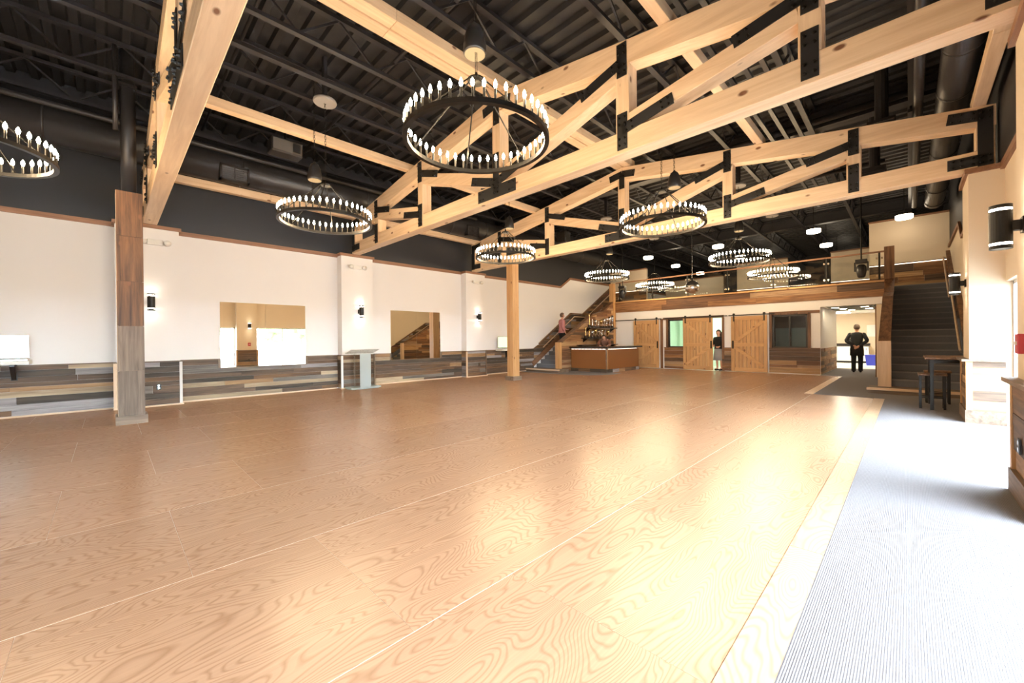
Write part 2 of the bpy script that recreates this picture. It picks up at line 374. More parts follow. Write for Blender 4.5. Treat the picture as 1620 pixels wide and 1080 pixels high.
for a, c, mi in secs:
    planks(wl, 'Y', XL, 1, a, c, rows(.03, .75, 7))
    up = rows(.75, .95, 2)
    for s0, s1 in ([(a, mi[0] - .05), (mi[1] + .05, c)] if mi else [(a, c)]):
        planks(wl, 'Y', XL, 1, s0, s1, up)
        bx('wainscot_cap', M['greywood']['Y'], wl, XL, XL + .05, s0, s1, .95, .975)
bi = 0
for a, c, x in [(YB, .05, XL), (.05, 1.17, XP), (1.17, 4.66, XL), (4.66, 5.72, XP), (5.72, 9.22, XL), (9.22, 10.25, XP), (10.25, 12.75, XL)]:
    bi += 1; o = bx('baseboard_left' if bi == 1 else 'baseboard_left', M['palewood']['Y'], None, x + .034, x + .062, a, c, 0, .03); o['kind'] = 'structure'

# wall mirrors
for i, (a, c) in enumerate(MIR):
    t = thing('wall_mirror', (XL, (a + c) / 2, .75), ['wide unframed wall mirror reflecting the bright windows, between the lectern and the brown post', 'wall mirror above the plank wainscot reflecting a wooden stair side, right of the lectern'][i], 'mirror')
    mid = (a + c) / 2
    bx('mirror_pane', M['mirror'], t, XL + .002, XL + .016, a, mid - .002, .755, 2.355)
    bx('mirror_pane', M['mirror'], t, XL + .002, XL + .016, mid + .002, c, .755, 2.355)
    bx('side_trim', M['greywood']['Z'], t, XL, XL + .045, a - .05, a, .75, .975); bx('side_trim', M['greywood']['Z'], t, XL, XL + .045, c, c + .05, .75, .975)
    bx('sill_trim', M['greywood']['Y'], t, XL, XL + .04, a, c, .735, .755)

# ------------------------------------------------------------------ right wall with windows
BAYS = [(YB, -4.4), (-3.4, .10), (1.12, 4.60), (5.49, 9.38)]
RP = [(-4.4, -3.4), (.10, 1.12), (4.60, 5.49), (9.38, 10.3)]
def rwall(b):
    for a, c in BAYS: b.box(XR, XR + .25, a, c, 2.15, 3.84)
    for a, c in RP: b.box(XQ, XR + .25, a, c, 0, 3.84)
    b.prism([(10.3, 0), (YE, 0), (YE, 4.30), (16.03, 4.30), (15.28, 3.84), (10.3, 3.84)], 'X', XR - .04, XR + .25)
wr = struct('wall_right', M['beige'], rwall)
part('upper_wall', M['black'], wr, lambda b: b.prism([(YB, 3.84), (15.28, 3.84), (16.03, 4.30), (YE, 4.30), (YE, ZD + .16), (YB, ZD + .16)], 'X', XR - .03, XR + .25))
for a, c in RP:
    ps = rows(.20, .95, 6); dark = M['planks']['Y']
    planks(wr, 'Y', XQ, -1, a, c, ps, lo=.5, hi=1.2); planks(wr, 'X', a, -1, XQ, XR, ps, lo=.3, hi=.5); planks(wr, 'X', c, 1, XQ, XR, ps, lo=.3, hi=.5)
    bx('wainscot_cap', M['greywood']['Y'], wr, XQ - .085, XR, a - .07, c + .07, .95, .985)
    bx('base_board', M['greywood']['Y'], wr, XQ - .05, XR, a - .05, c + .05, 0, .20)
    bx('corner_trim', M['doorwood']['Z'], wr, XQ - .04, XQ + .03, a - .04, a + .03, .2, .95)
    bx('corner_trim', M['doorwood']['Z'], wr, XQ - .04, XQ + .03, c - .03, c + .04, .2, .95)
    trim(TW['Y'], lambda b: b.box(XQ - .04, XR, a - .04, c + .04, 3.84, 3.915))
for a, c in BAYS + [(10.3, 15.28)]:
    trim(TW['Y'], lambda b: b.box(XR - .045 - (.04 if a > 10 else 0), XR - (.04 if a > 10 else 0), a, c, 3.82, 3.915))
trim(TW['Y'], lambda b: b.beam((XR - .062, 15.26, 3.867), (XR - .062, 16.05, 4.352), .045, .095))
trim(TW['Y'], lambda b: b.box(XR - .085, XR - .04, 16.02, YE, 4.305, 4.40))
for i, (a, c) in enumerate(BAYS):
    wn = thing('window_%d' % (i + 1), (XR + .1, (a + c) / 2, 0), None, None, kind='structure')
    fr = MB(); fr.box(XR + .07, XR + .13, a, a + .05, 0, 2.15).box(XR + .07, XR + .13, c - .05, c, 0, 2.15).box(XR + .07, XR + .13, a, c, 2.10, 2.15).box(XR + .07, XR + .13, a, c, 0, .06)
    fr.build('window_frame', M['silver'], wn)
    n = 3 if c - a > 3 else 2
    for k in range(n):
        p, q = a + .05 + (c - a - .1) * k / n, a + .05 + (c - a - .1) * (k + 1) / n
        bx('pane', M['glass'], wn, XR + .097, XR + .103, p + (.02 if k else 0), q - (.02 if k < n - 1 else 0), .06, 2.10)
        if k: bx('mullion', M['silver'], wn, XR + .07, XR + .13, p - .02, p + .02, .06, 2.10)

# rear wall
wb = struct('wall_rear', M['beige'], lambda b: b.box(-12.1, 1.27, YB - .2, YB, 0, 3.84))
bx('upper_wall', M['black'], wb, -12.1, 1.27, YB - .2, YB - .001, 3.84, ZD + .16)

# ------------------------------------------------------------------ ceiling: fluted deck, joists, girders
def deck(b):
    prof = []; y = YB - .2
    while y < YE:
        prof += [(y, ZD), (y + .10, ZD), (y + .13, ZD + .07), (y + .27, ZD + .07)]; y += .30
    n = len(b.v)
    for (yy, z) in prof: b.v += [(-12.15, yy, z), (1.3, yy, z)]
    for i in range(len(prof) - 1): b.f.append((n + 2 * i, n + 2 * i + 1, n + 2 * i + 3, n + 2 * i + 2))
ceil = struct('ceiling', M['deck'], deck)
bx('roof_cover', M['deck'], ceil, -12.15, 1.3, YB - .2, YE, ZD + .1, ZD + .16)
jp = None
for jx in (-11.0, -9.45, -7.9, -6.35, -4.6, -3.05, -1.5, .05):
    for (y0, y1) in ((YB, 11.1), (11.4, YE)):
        j = MB().box(jx - .05, jx + .05, y0, y1, ZD - .07, ZD - .005).box(jx - .045, jx + .045, y0, y1, 5.86, 5.92).build('steel_joist', M['steel'], ceil)
        wbm = MB(); y = y0 + .1; up = True
        while y + .6 < y1:
            wbm.beam((jx, y, 5.9 if up else ZD - .05), (jx, y + .6, ZD - .05 if up else 5.9), .03, .03, (1, 0, 0)); y += .6; up = not up
        wbm.build('joist_web', M['steel'], j)
for gy in (11.25, 20.6):
    g = MB().box(-12, 1.1, gy - .13, gy + .13, 5.98, 6.02).box(-12, 1.1, gy - .012, gy + .012, 5.98, ZD - .02).box(-12, 1.1, gy - .13, gy + .13, ZD - .06, ZD - .02); g.build('steel_girder', M['steel'], ceil)
# strut tracks and conduits hanging under the joists
for (x, y0, y1, wdt) in ((-7.05, YB, 9.5, .11), (-1.9, 2.0, 17.0, .07), (-1.65, 2.0, 17.0, .07), (-2.15, 2.0, 17.0, .07)):
    bx('strut_track', M['duct'], ceil, x - wdt / 2, x + wdt / 2, y0, y1, 5.76, 5.82)

# pipes (along X and along Y)
def pipe(label, pts, r, name='sprinkler_pipe', n=10, mat='duct', group='pipes under the roof deck'):
    o = MB().tube(pts, r, n).build(name, M[mat], None, smooth=True); tag(o, label, 'pipe', group); return o
pipe('dark sprinkler pipe crossing just beyond the nearest pendant speaker, below the fluted deck', [(-11.5, 3.55, 6.22), (.6, 3.55, 6.22)], .035)
pipe('dark sprinkler pipe running above the wooden beams between first and second truss', [(-11.5, 1.55, 6.25), (.6, 1.55, 6.25)], .025)
pipe('brown-grey pipe crossing behind the middle truss, left to right under the black girder', [(-11.5, 10.75, 5.98), (.8, 10.75, 5.98)], .07)
pipe('long dark pipe running along the roof left of the bare steel column', [(-10.6, YB, 5.55), (-10.6, 9.0, 5.55)], .05)
pipe('thick vertical-looking grey pipe beside the round duct above the right end of truss', [(.13, 4.9, 5.35), (.13, 17.5, 5.35)], .065)
pipe('thin dark pipe running over the balcony lamps toward the back', [(-6.9, 13.6, 5.72), (-.4, 13.6, 5.72)], .05)
# ducts
def duct(label, x, z, r, y0, y1):
    t = thing('round_duct', (x, y0, z), label, 'duct')
    MB().tube([(x, y0, z), (x, y1, z)], r, 28).build('duct_pipe', M['duct'], t, smooth=True)
    y = y0 + 1.2
    while y < y1:
        MB().tube([(x, y - .02, z), (x, y + .02, z)], r + .012, 28).build('duct_seam', M['duct'], t, smooth=True); y += 1.5
    return t
dl = duct('large black round duct running along the left wall above the wooden beam', -11.15, 5.37, .34, YB, 17.5)
for (a, c) in ((1.76, 2.32), (8.74, 9.27), (13.2, 13.75), (-3.2, -2.7)):
    g = MB(); x0, x1, z0, z1 = -10.95, -10.78, 5.0, 5.35
    g.box(x0, x1, a, a + .04, z0, z1).box(x0, x1, c - .04, c, z0, z1).box(x0, x1, a, c, z0, z0 + .04).box(x0, x1, a, c, z1 - .04, z1)
    gg = g.build('register', M['duct'], dl)
    lv = MB()
    for k in range(6): lv.beam((x1 - .03, a + .04, z0 + .07 + k * .045), (x1 - .03, c - .04, z0 + .07 + k * .045), .012, .03, (.6, 0, 1))
    lv.box(x1 - .04, x1 - .02, (a + c) / 2 - .01, (a + c) / 2 + .01, z0, z1); lv.build('louver', M['steel'], gg)
duct('grey round duct above the right end of the far truss', .55, 5.38, .21, 5.5, 17.5)
for k, (x, y, z, lb) in enumerate(((-.55, 12.6, 5.05, 'square black air register on a dropped duct right of the balcony lamps'), (-.35, 10.35, 5.2, 'square dark air register above the right part of the far truss'))):
    t = thing('air_register', (x, y, z - .2), lb, 'vent')
    MB().box(x - .2, x + .2, y - .2, y + .2, z - .12, z + .2).build('duct_box', M['duct'], t); MB().tube([(x, y, z + .2), (x, y, ZD)], .1, 12).build('duct_drop', M['duct'], t)
    f = MB()
    for q in range(6): f.box(x - .18, x + .18, y - .215, y - .2, z - .10 + q * .045, z - .08 + q * .045)
    f.build('louver', M['silver'] if k else M['steel'], t)

# ------------------------------------------------------------------ posts
def wood_post(x0, x1, y0, y1, top, label, steel):
    t = thing('timber_post', ((x0 + x1) / 2, (y0 + y1) / 2, 0), label, 'post')
    MB().box(x0, x1, y0, y1, .0, top).build('post_core', M['cedar']['Z'] if steel else M['doorwood']['Z'], t, bevel=.008)
    if steel:
        for k in range(5):
            z0 = .14 + k * (top - .14) / 5; z1 = .14 + (k + 1) * (top - .14) / 5
            bx('cladding_board', M['greybrown' if k < 2 else 'roughbrown']['Z'], t, x1, x1 + .018, y0 - .015, y1 + .015, z0 + .002, z1 - .002)
            bx('cladding_board', M['palewood']['Z'], t, x0, x1, y0 - .02, y0, z0 + .002, z1 - .002)
        MB().tube([((x0 + x1) / 2, (y0 + y1) / 2, top), ((x0 + x1) / 2, (y0 + y1) / 2, ZD)], .10, 20).build('steel_column', M['duct'], t, smooth=True)
        bx('cap_plate', M['steel'], t, (x0 + x1) / 2 - .115, (x0 + x1) / 2 + .115, (y0 + y1) / 2 - .115, (y0 + y1) / 2 + .115, 5.75, 5.79)
    bx('post_base', M['greywood']['Y'], t, x0 - .05, x1 + .05, y0 - .05, y1 + .05, 0, .14)
wood_post(-9.70, -9.38, .115, .415, 3.93, 'rough brown wood-clad post with a bare steel column above, in front of the left wall', True)
wood_post(-9.67, -9.38, 9.50, 9.80, 3.915, 'smooth orange-brown timber post under the far truss', False)
pipe('thin vertical pipe clamped beside the bare steel column', [(-9.45, .11, 4.95), (-9.45, .11, ZD)], .035)

# ------------------------------------------------------------------ trusses
def make_truss(yc, label):
    t = thing('timber_truss', (-5.32, yc, 3.92), label, 'truss', 'exposed timber trusses across the hall')
    P = M['pine']; w = .24; y0, y1 = yc - w / 2, yc + w / 2; XA = -5.34
    zt = lambda x: 5.85 - .156 * abs(x - XA)
    bx('bottom_chord', P['X'], t, -11.55, .95, y0, y1, 3.92, 4.22, bevel=.008)
    for s in (-1, 1):
        xe = -11.55 if s < 0 else .95
        MB().prism([(XA, zt(XA) - .305), (xe, zt(xe) - .305), (xe, zt(xe)), (XA, zt(XA))], 'Y', y0, y1).build('top_chord', P['X'], t, bevel=.008)
    px = [-11.45, -10.03, -7.90, -5.36, -2.80, -.70, .85]
    for i, x in enumerate(px): bx('truss_post', P['Z'], t, x - .10, x + .10, y0 + .004, y1 - .004, 4.22, zt(x) - .300, bevel=.006)
    webs = [(1, 2), (2, 3), (4, 3), (5, 4)]; WD = {}
    for a, b in webs:
        p = Vector((px[a] + (.1 if a < b else -.1), yc, zt(px[a]) - .42)); q = Vector((px[b] - (.1 if a < b else -.1), yc, 4.33))
        MB().beam(p, q, w - .012, .23).build('web_brace', P['X'], t, bevel=.006); WD.setdefault(a, []).append((p, (q - p).normalized())); WD.setdefault(b, []).append((q, (p - q).normalized()))
    for side in (-1, 1):
        yp = yc + side * (w / 2 + .006); n = Vector((0, side, 0))
        def plate(strips, name='steel_plate'):
            b = MB(); bo = MB()
            for (p, q, wd) in strips:
                p, q = Vector((p[0], yp, p[1])), Vector((q[0], yp, q[1])); b.beam(p, q, .012, wd, n.cross(q - p)) if False else b.prism(quad(p, q, wd), 'Y', yp - .006, yp + .006)
                d = (q - p); L_ = d.length; d.normalize(); pr = Vector((-d.z, 0, d.x)) * wd * .28
                for u_ in ([.06, .15, L_ - .15, L_ - .06] if L_ > .42 else [.06, L_ - .06]):
                    for sg in (-1, 1):
                        c = p + d * u_ + sg * pr; bo.tube([c + n * .004, c + n * (.03 if side < 0 else .02)], [.02, .011], 6)
            o = b.build(name, M['plate'], t); bo.build('bolts', M['iron'], o, kind='stuff')
        def quad(p, q, wd):
            d = (q - p).normalized(); s_ = Vector((-d.z, 0, d.x)) * wd / 2
            return [((p + s_).x, (p + s_).z), ((q + s_).x, (q + s_).z), ((q - s_).x, (q - s_).z), ((p - s_).x, (p - s_).z)]
        for i in (1, 2, 4, 5):
            x = px[i]; z = zt(x); dn = [v for v in WD[i] if v[1].z < 0][0]
            st = (x, z - .28); d = dn[1]
            plate([((x, z - .48), (x, z - .02), .15), (st, (st[0] + d.x * .72, st[1] + d.z * .72), .15)])
            upw = [v for v in WD[i] if v[1].z > 0]
            if upw and i in (2, 4):
                d = upw[0][1]; st = (x, 4.24)
                plate([((x, 3.97), (x, 4.47), .15), (st, (st[0] + d.x * .72, st[1] + d.z * .72), .15)])
            else: plate([((x, 3.97), (x, 4.47), .15)])
        x = px[3]; dd = [v[1] for v in WD[3]]
        plate([((x - .5, 4.08), (x + .5, 4.08), .22), ((x, 4.0), (x, 4.78), .15)] + [((x, 4.24), (x + d.x * .72, 4.24 + d.z * .72), .16) for d in dd])
        plate([((XA, 5.68), (XA - .36, 5.68 - .056), .17), ((XA, 5.68), (XA + .36, 5.68 - .056), .17), ((XA, 5.30), (XA, 5.70), .15)])
        for x, s in ((px[0], 1), (px[6], -1)):
            plate([((x, 3.97), (x, zt(x) - .03), .16), ((x - s * .02, 4.07), (x + s * .40, 4.07), .17), ((x - s * .02, zt(x) - .14), (x + s * .40, zt(x) - .14 + .156 * .42), .17)])
    return t
T1 = make_truss(.64, 'pale timber truss nearest the camera, seen end-on from below beside the brown post')
T2 = copy_tree(T1, None, (-5.32, 5.15, 3.92)); T2['label'] = 'pale timber truss in the middle, crossing behind the largest ring chandelier'
T3 = copy_tree(T1, None, (-5.32, 9.66, 3.92)); T3['label'] = 'pale timber truss farthest away, carried by the smooth timber post'
# purlins
for x, z, lb in ((-11.43, 4.885, 'pale timber purlin along the left ends of the trusses, below the round duct'), (-8.45, 5.375, 'pale timber purlin left of the ridge, passing behind the left chandelier chain'),
                 (-5.43, 5.85, 'left one of the two ridge beams on top of the trusses'), (-5.20, 5.85, 'right one of the two ridge beams on top of the trusses'),
                 (-2.20, 5.365, 'pale timber purlin right of the ridge, with a grey edge strip'), (.79, 4.89, 'pale timber purlin along the right ends of the trusses, by the round duct')):
    wd = .10 if 'ridge beams' in lb else .075
    t = thing('timber_purlin', (x, 5, z), lb, 'beam', 'timber purlins across the trusses')
    for (a, c) in ((.52, 2.9), (2.9, 5.15), (5.15, 7.4), (7.4, 9.79)):
        bx('purlin_length', M['pine']['Y'], t, x - wd, x + wd, a + .002, c - .002, z + .012, z + .18, bevel=.006)

# ------------------------------------------------------------------ chandeliers
NB = 46; RC = .765
def chain(b, x, y, z0, z1):
    z = z0; k = 0
    while z < z1:
        dx, dy = ((.012, 0), (0, .012))[k % 2]
        b.beam((x - dx, y - dy, z), (x - dx, y - dy, min(z + .055, z1)), .005, .005, (1, 0, 0)); b.beam((x + dx, y + dy, z), (x + dx, y + dy, min(z + .055, z1)), .005, .005, (1, 0, 0))
        z += .045; k += 1
def make_chandelier(x, y, label):
    z = 3.50
    t = thing('ring_chandelier', (x, y, z), label, 'chandelier', 'ring chandeliers with candle bulbs')
    b = MB(); n = 72
    prof = [(RC - .025, z), (RC + .025, z), (RC + .025, z + .045), (RC - .025, z + .045)]
    for (r, zz) in prof:
        for k in range(n): a = 2 * math.pi * k / n; b.v.append((x + r * math.cos(a), y + r * math.sin(a), zz))
    for i in range(4):
        for k in range(n): b.f.append((i * n + k, i * n + (k + 1) % n, ((i + 1) % 4) * n + (k + 1) % n, ((i + 1) % 4) * n + k))
    b.build('ring', M['iron'], t)
    MB().lathe([(.02, 0), (.09, .0), (.10, .02), (.06, .04), (.02, .05), (.015, .10)], 20, (x, y, z + .68)).build('hub', M['iron'], t, smooth=True)
    for k in range(6):
        a = math.pi / 6 + k * math.pi / 3
        MB().tube([(x + .08 * math.cos(a), y + .08 * math.sin(a), z + .70), (x + RC * math.cos(a), y + RC * math.sin(a), z + .04)], .008, 6).build('rod', M['iron'], t)
    c = MB(); chain(c, x, y, z + .76, 5.68); c.build('chain', M['iron'], t)
    MB().lathe([(.19, 0), (.20, .02), (.19, .05)], 24, (x, y, 5.68)).build('canopy', M['canopy'], t)
    bx('mounting_bar', M['steel'], t, x - .05, x + .05, y - .03, y + .03, 5.73, ZD + .065)
    sm = bm_ = None
    for k in range(NB):
        a = 2 * math.pi * (k + .5) / NB; p = (x + RC * math.cos(a), y + RC * math.sin(a))
        if sm is None:
            s_ = MB().lathe([(.012, 0), (.012, .10), (.009, .105)], 8, (0, 0, 0)).build('candle', M['iron'], t, abs_=False); sm = s_.data
            s_.location = (p[0] - x, p[1] - y, .045)
            q = MB().lathe([(.007, 0), (.014, .014), (.018, .035), (.013, .060), (.0005, .085)], 8, (0, 0, .105)).build('bulb', M['bulb'], s_, smooth=True, abs_=False); bm_ = q.data
        else:
            s_ = bpy.data.objects.new('candle', sm); COL.objects.link(s_); s_.parent = t; s_.location = (p[0] - x, p[1] - y, .045)
            q = bpy.data.objects.new('bulb', bm_); COL.objects.link(q); q.parent = s_
    return t
CH = [(-3.35, 2.86, 'biggest ring chandelier, hanging in front of the middle truss'), (-7.50, 2.80, 'ring chandelier on a long chain left of the middle truss'),
      (-7.45, -1.20, 'ring chandelier cut off by the left picture edge'), (-7.55, 7.40, 'ring chandelier in front of the left end of the far truss'),
      (-3.38, 7.55, 'ring chandelier in front of the centre of the far truss'), (-7.75, 12.7, 'ring chandelier above the stairs and trophy bar'),
      (-3.45, 12.75, 'ring chandelier above the sliding barn doors, right of the hanging mirror ball'), (-7.85, 16.75, 'small distant ring chandelier above the left barn door, by the balcony glass'),
      (-3.45, 16.75, 'small distant ring chandelier near the balcony glass on the right')]
c0 = make_chandelier(*CH[0])
for x, y, lb in CH[1:]: copy_tree(c0, None, (x, y, 3.50))['label'] = lb

# pendant speakers
def speaker(x, y, z, label, s=1.0):
    t = thing('pendant_speaker', (x, y, z), label, 'speaker', 'bell-shaped pendant speakers')
    MB().lathe([(.118 * s, 0), (.128 * s, .02), (.125 * s, .10), (.105 * s, .22), (.07 * s, .30), (.03, .33), (.012, .36)], 24, (x, y, z)).build('speaker_body', M['plastic_black'], t, smooth=True)
    MB().lathe([(.001, -.002), (.112 * s, -.002), (.112 * s, .004)], 24, (x, y, z)).build('speaker_grille', M['grille'], t)
    c = MB(); chain(c, x, y, z + .36, ZD); c.build('chain', M['iron'], t)
for x, y, z, lb in ((-3.38, 2.87, 4.50, 'largest pendant speaker, straight above the biggest chandelier'), (-8.05, 2.80, 4.44, 'pendant speaker hanging beside the left chandelier chain'),
                    (-3.36, 8.1, 4.40, 'pendant speaker right of the chandelier at the far truss centre'), (-7.75, 7.75, 4.40, 'pendant speaker above the chandelier at the far truss left end'),
                    (-7.75, 12.9, 4.45, 'pendant speaker above the chandelier over the trophy bar'), (-3.5, 12.95, 4.45, 'pendant speaker above the chandelier over the barn doors')):
    speaker(x, y, z, lb)

# ------------------------------------------------------------------ far wall, barn doors, interior windows
def fwall(b):
    Y0, Y1 = YF, YF + .2
    b.box(-10.36, -2.23, Y0, Y1, 2.20, 2.66)
    b.box(-10.36, -7.72, Y0, Y1, 0, 2.20); b.box(-7.72, -6.72, Y0, Y1, 0, .96); b.box(-6.72, -6.55, Y0, Y1, 0, 2.20)
    b.box(-5.47, -3.70, Y0, Y1, 0, 2.20); b.box(-3.70, -2.60, Y0, Y1, 0, .96); b.box(-2.60, -2.23, Y0, Y1, 0, 2.20)
    b.box(-2.23, -.50, Y0, Y1, 2.42, 2.66)
    b.box(-2.40, -2.23, Y1, 22.2, 0, 2.66)
wf = struct('wall_far', M['white'], fwall)
F7 = rows(.02, .94, 7)
for a, c in ((-7.9, -7.02), (-5.47, -5.12), (-3.80, -2.24)):
    planks(wf, 'X', YF, -1, a, c, F7, 'warm_lit', .6, 2.0)
    bx('wainscot_cap', M['cedar']['X'], wf, a, c, YF - .05, YF, .94, .965)
planks(wf, 'Y', -2.23, 1, YF, 22.0, F7, 'warm_lit', .6, 2.0)
bx('header_board', M['cedar']['X'], wf, -7.95, -5.4, YF - .03, YF, 2.20, 2.30); bx('header_board', M['cedar']['X'], wf, -3.8, -2.25, YF - .03, YF, 2.22, 2.32)
bx('door_trim', M['cedar']['Z'], wf, -8.08, -7.96, YF - .03, YF, 0, 2.25); bx('door_trim', M['cedar']['Z'], wf, -5.47, -5.38, YF - .03, YF, 0, 2.2)
# interior windows
for i, (a, c, z0, z1) in enumerate(((-7.72, -6.72, .96, 2.20), (-3.70, -2.60, .96, 2.20))):
    wn = thing('window_%d' % (5 + i), ((a + c) / 2, YF, z0), None, None, kind='structure')
    fr = MB().box(a - .09, a, YF - .035, YF + .02, z0 - .02, z1 + .06).box(c, c + .09, YF - .035, YF + .02, z0 - .02, z1 + .06).box(a, c, YF - .035, YF + .02, z1, z1 + .06); fr.build('wood_casing', M['cedar']['Z'], wn)
    f2 = MB().box(a, a + .06, YF + .02, YF + .08, z0, z1).box(c - .06, c, YF + .02, YF + .08, z0, z1).box(a, c, YF + .02, YF + .08, z0, z0 + .05).box(a, c, YF + .02, YF + .08, z1 - .06, z1); f2.build('window_frame', M['plastic_black'], wn)
    bx('pane', M['glass'], wn, a + .06, c - .06, YF + .048, YF + .052, z0 + .05, z1 - .06)
    if i: bx('mullion', M['plastic_black'], wn, (a + c) / 2 - .02, (a + c) / 2 + .02, YF + .03, YF + .07, z0, z1)
def barn_door(n, x0, x1, knee):
    y0, y1 = YF - .105, YF - .055; z0, z1 = .015, 2.21; D = M['doorwood']
    t = thing('door_%d' % n, ((x0 + x1) / 2, y0, 0), {1: 'sliding barn door beside the bar, brace pointing to its right handle', 2: 'half-open sliding barn door where the woman leans out', 3: 'sliding barn door with its handle on the left, beside the dark window'}[n], 'door', 'sliding pine barn doors', 'structure')
    k = 9; fw_ = .13
    for i in range(k):
        a = x0 + (x1 - x0) * i / k; b = x0 + (x1 - x0) * (i + 1) / k
        bx('door_board', D['Z'], t, a + .006, b - .006, y0 + .02, y1, z0, z1)
    for a, b in ((x0, x0 + fw_), (x1 - fw_, x1)): bx('stile', D['Z'], t, a, b, y0, y0 + .021, z0, z1)
    zm = 1.08
    for a, b in ((z0, z0 + .16), (zm - .07, zm + .07), (z1 - .16, z1)): bx('rail', D['X'], t, x0 + fw_, x1 - fw_, y0, y0 + .021, a, b)
    xi, xo = (x1 - fw_, x0 + fw_) if knee == 'R' else (x0 + fw_, x1 - fw_)
    for (za, zb) in ((zm + .10, z1 - .22), (zm - .10, z0 + .22)):
        MB().beam((xi, y0 + .011, za), (xo, y0 + .011, zb), .12, .02, (0, 1, 0)).build('brace', D['X'], t)
    xh = x1 - .065 if knee == 'R' else x0 + .065
    h = MB().box(xh - .03, xh + .03, y0 - .006, y0, zm - .16, zm + .16); h.tube([(xh, y0 - .005, zm - .11), (xh, y0 - .05, zm - .09), (xh, y0 - .05, zm + .09), (xh, y0 - .005, zm + .11)], .010, 6); h.build('handle', M['iron'], t)
    for xs_ in (x0 + .10, x1 - .10):
        b = MB().box(xs_ - .022, xs_ + .022, y0 - .010, y0, z1 - .20, z1 + .12); b.tube([(xs_, y0 - .012, z1 + .085), (xs_, y0 + .02, z1 + .085)], .045, 12); b.build('hanger', M['iron'], t)
barn_door(1, -9.36, -8.12, 'R'); barn_door(2, -7.02, -5.80, 'R'); barn_door(3, -5.10, -3.84, 'L')
for k, (a, c) in enumerate(((-10.34, -8.0), (-7.85, -5.25), (-5.2, -3.6))):
    t = thing('sliding_door_track', (a, YF - .07, 2.26), ['black track above the barn door next to the bar', 'black track above the half-open barn door', 'black track above the barn door beside the dark window'][k], 'track', 'barn door tracks')
    bx('track_bar', M['iron'], t, a, c, YF - .085, YF - .075, 2.235, 2.275)
    x = a + .2
    while x < c: MB().tube([(x, YF - .08, 2.255), (x, YF, 2.255)], .012, 6).build('standoff', M['iron'], t); x += .6
# rooms behind
rm = struct('wall_back_room', M['green_wall'], lambda b: b.box(-8.6, -4.5, 20.6, 20.7, 0, 2.6).box(-8.6, -8.5, 18, 20.6, 0, 2.6).box(-4.6, -4.5, 18, 20.6, 0, 2.6).box(-8.6, -4.5, 18, 20.7, 2.6, 2.66))
bx('floor_finish', M['tile'], rm, -8.5, -4.6, 17.62, 20.6, -.02, .002)
for k in range(6): bx('curtain_fold', M['green_wall'], rm, -8.3 + k * .25, -8.15 + k * .25, 20.5, 20.58, .5, 2.4)
o = thing('ceiling_lamp', (-6.6, 19.3, 2.5), 'small ceiling lamp in the green room behind the half-open barn door', 'lamp')
MB().lathe([(.05, 0), (.22, .02), (.22, .07), (.05, .09)], 20, (-6.6, 19.3, 2.5)).build('diffuser', M['green_lamp'], o); bx('mount', M['plastic_white'], o, -6.66, -6.54, 19.24, 19.36, 2.58, 2.6)
dr = struct('wall_dark_room', M['steel'], lambda b: b.box(-4.4, -2.4, 20.6, 20.7, 0, 2.6).box(-4.45, -4.4, 18, 20.7, 0, 2.6).box(-4.4, -2.4, 18, 20.7, 2.6, 2.66))
for k in range(3): bx('inner_pane', plain('dim_pane_%d' % k, (.10, .14, .15), .3), dr, -4.15 + k * .58, -3.65 + k * .58, 20.56, 20.6, .7, 1.75)
t = thing('exit_sign', (-3.1, 20.4, 2.2), 'small red exit sign glowing behind the dark window', 'sign'); bx('sign_face', M['exit'], t, -3.2, -3.02, 20.38, 20.42, 2.27, 2.37); bx('sign_bracket', M['plastic_black'], t, -3.13, -3.09, 20.38, 20.42, 2.37, 2.6)
t = thing('strip_lamp', (-2.85, 19.6, 2.5), 'white strip lamp behind the dark window', 'lamp'); bx('tube', M['strip_light'], t, -3.05, -2.65, 19.55, 19.65, 2.44, 2.48); bx('housing', M['plastic_white'], t, -3.07, -2.63, 19.53, 19.67, 2.48, 2.6)

# ------------------------------------------------------------------ corridor and kitchenette
struct('wall_corridor', M['beige'], lambda b: b.box(-.76, -.52, YF + .01, 28, 0, 2.41).box(-4.7, -.6, 27.6, 27.75, 0, 2.75).box(-4.7, -4.6, 22.2, 27.6, 0, 2.75).box(-4.7, -2.40, 22.1, 22.2, 0, 2.75))
cc = struct('ceiling_corridor', M['white'], lambda b: b.box(-2.4, -.6, YF + .2, 22.2, 2.44, 2.50).box(-4.7, -.6, 22.2, 28, 2.56, 2.62).box(-4.7, -.6, 22.2, 22.25, 2.44, 2.6))
for k in range(5): bx('ceiling_tile', plain('grey_tile_%d' % k, (.22, .24, .22), .8), cc, -2.15, -.85, 18.2 + k * .62, 18.75 + k * .62, 2.425, 2.44)
for (x, y) in ((-1.9, 18.6), (-1.75, 19.5), (-1.6, 20.6), (-1.1, 18.7), (-1.05, 20.0)):
    t = thing('recessed_lamp', (x, y, 2.40), 'round recessed lamp in the corridor ceiling, ' + {(-1.9, 18.6): 'front left one', (-1.75, 19.5): 'second on the left', (-1.6, 20.6): 'rearmost on the left', (-1.1, 18.7): 'front right one', (-1.05, 20.0): 'rear right one'}[(x, y)], 'lamp', 'corridor ceiling lamps')
    MB().lathe([(.001, 0), (.10, 0), (.10, .02)], 20, (x, y, 2.40)).build('lens', M['recessed'], t); MB().lathe([(.10, 0), (.13, 0), (.13, .03), (.10, .03)], 20, (x, y, 2.40)).build('lamp_rim', M['plastic_white'], t)
t = thing('ceiling_panel_lamp', (-2.6, 24.5, 2.5), 'bright ceiling panel lamp over the kitchenette cabinets', 'lamp')
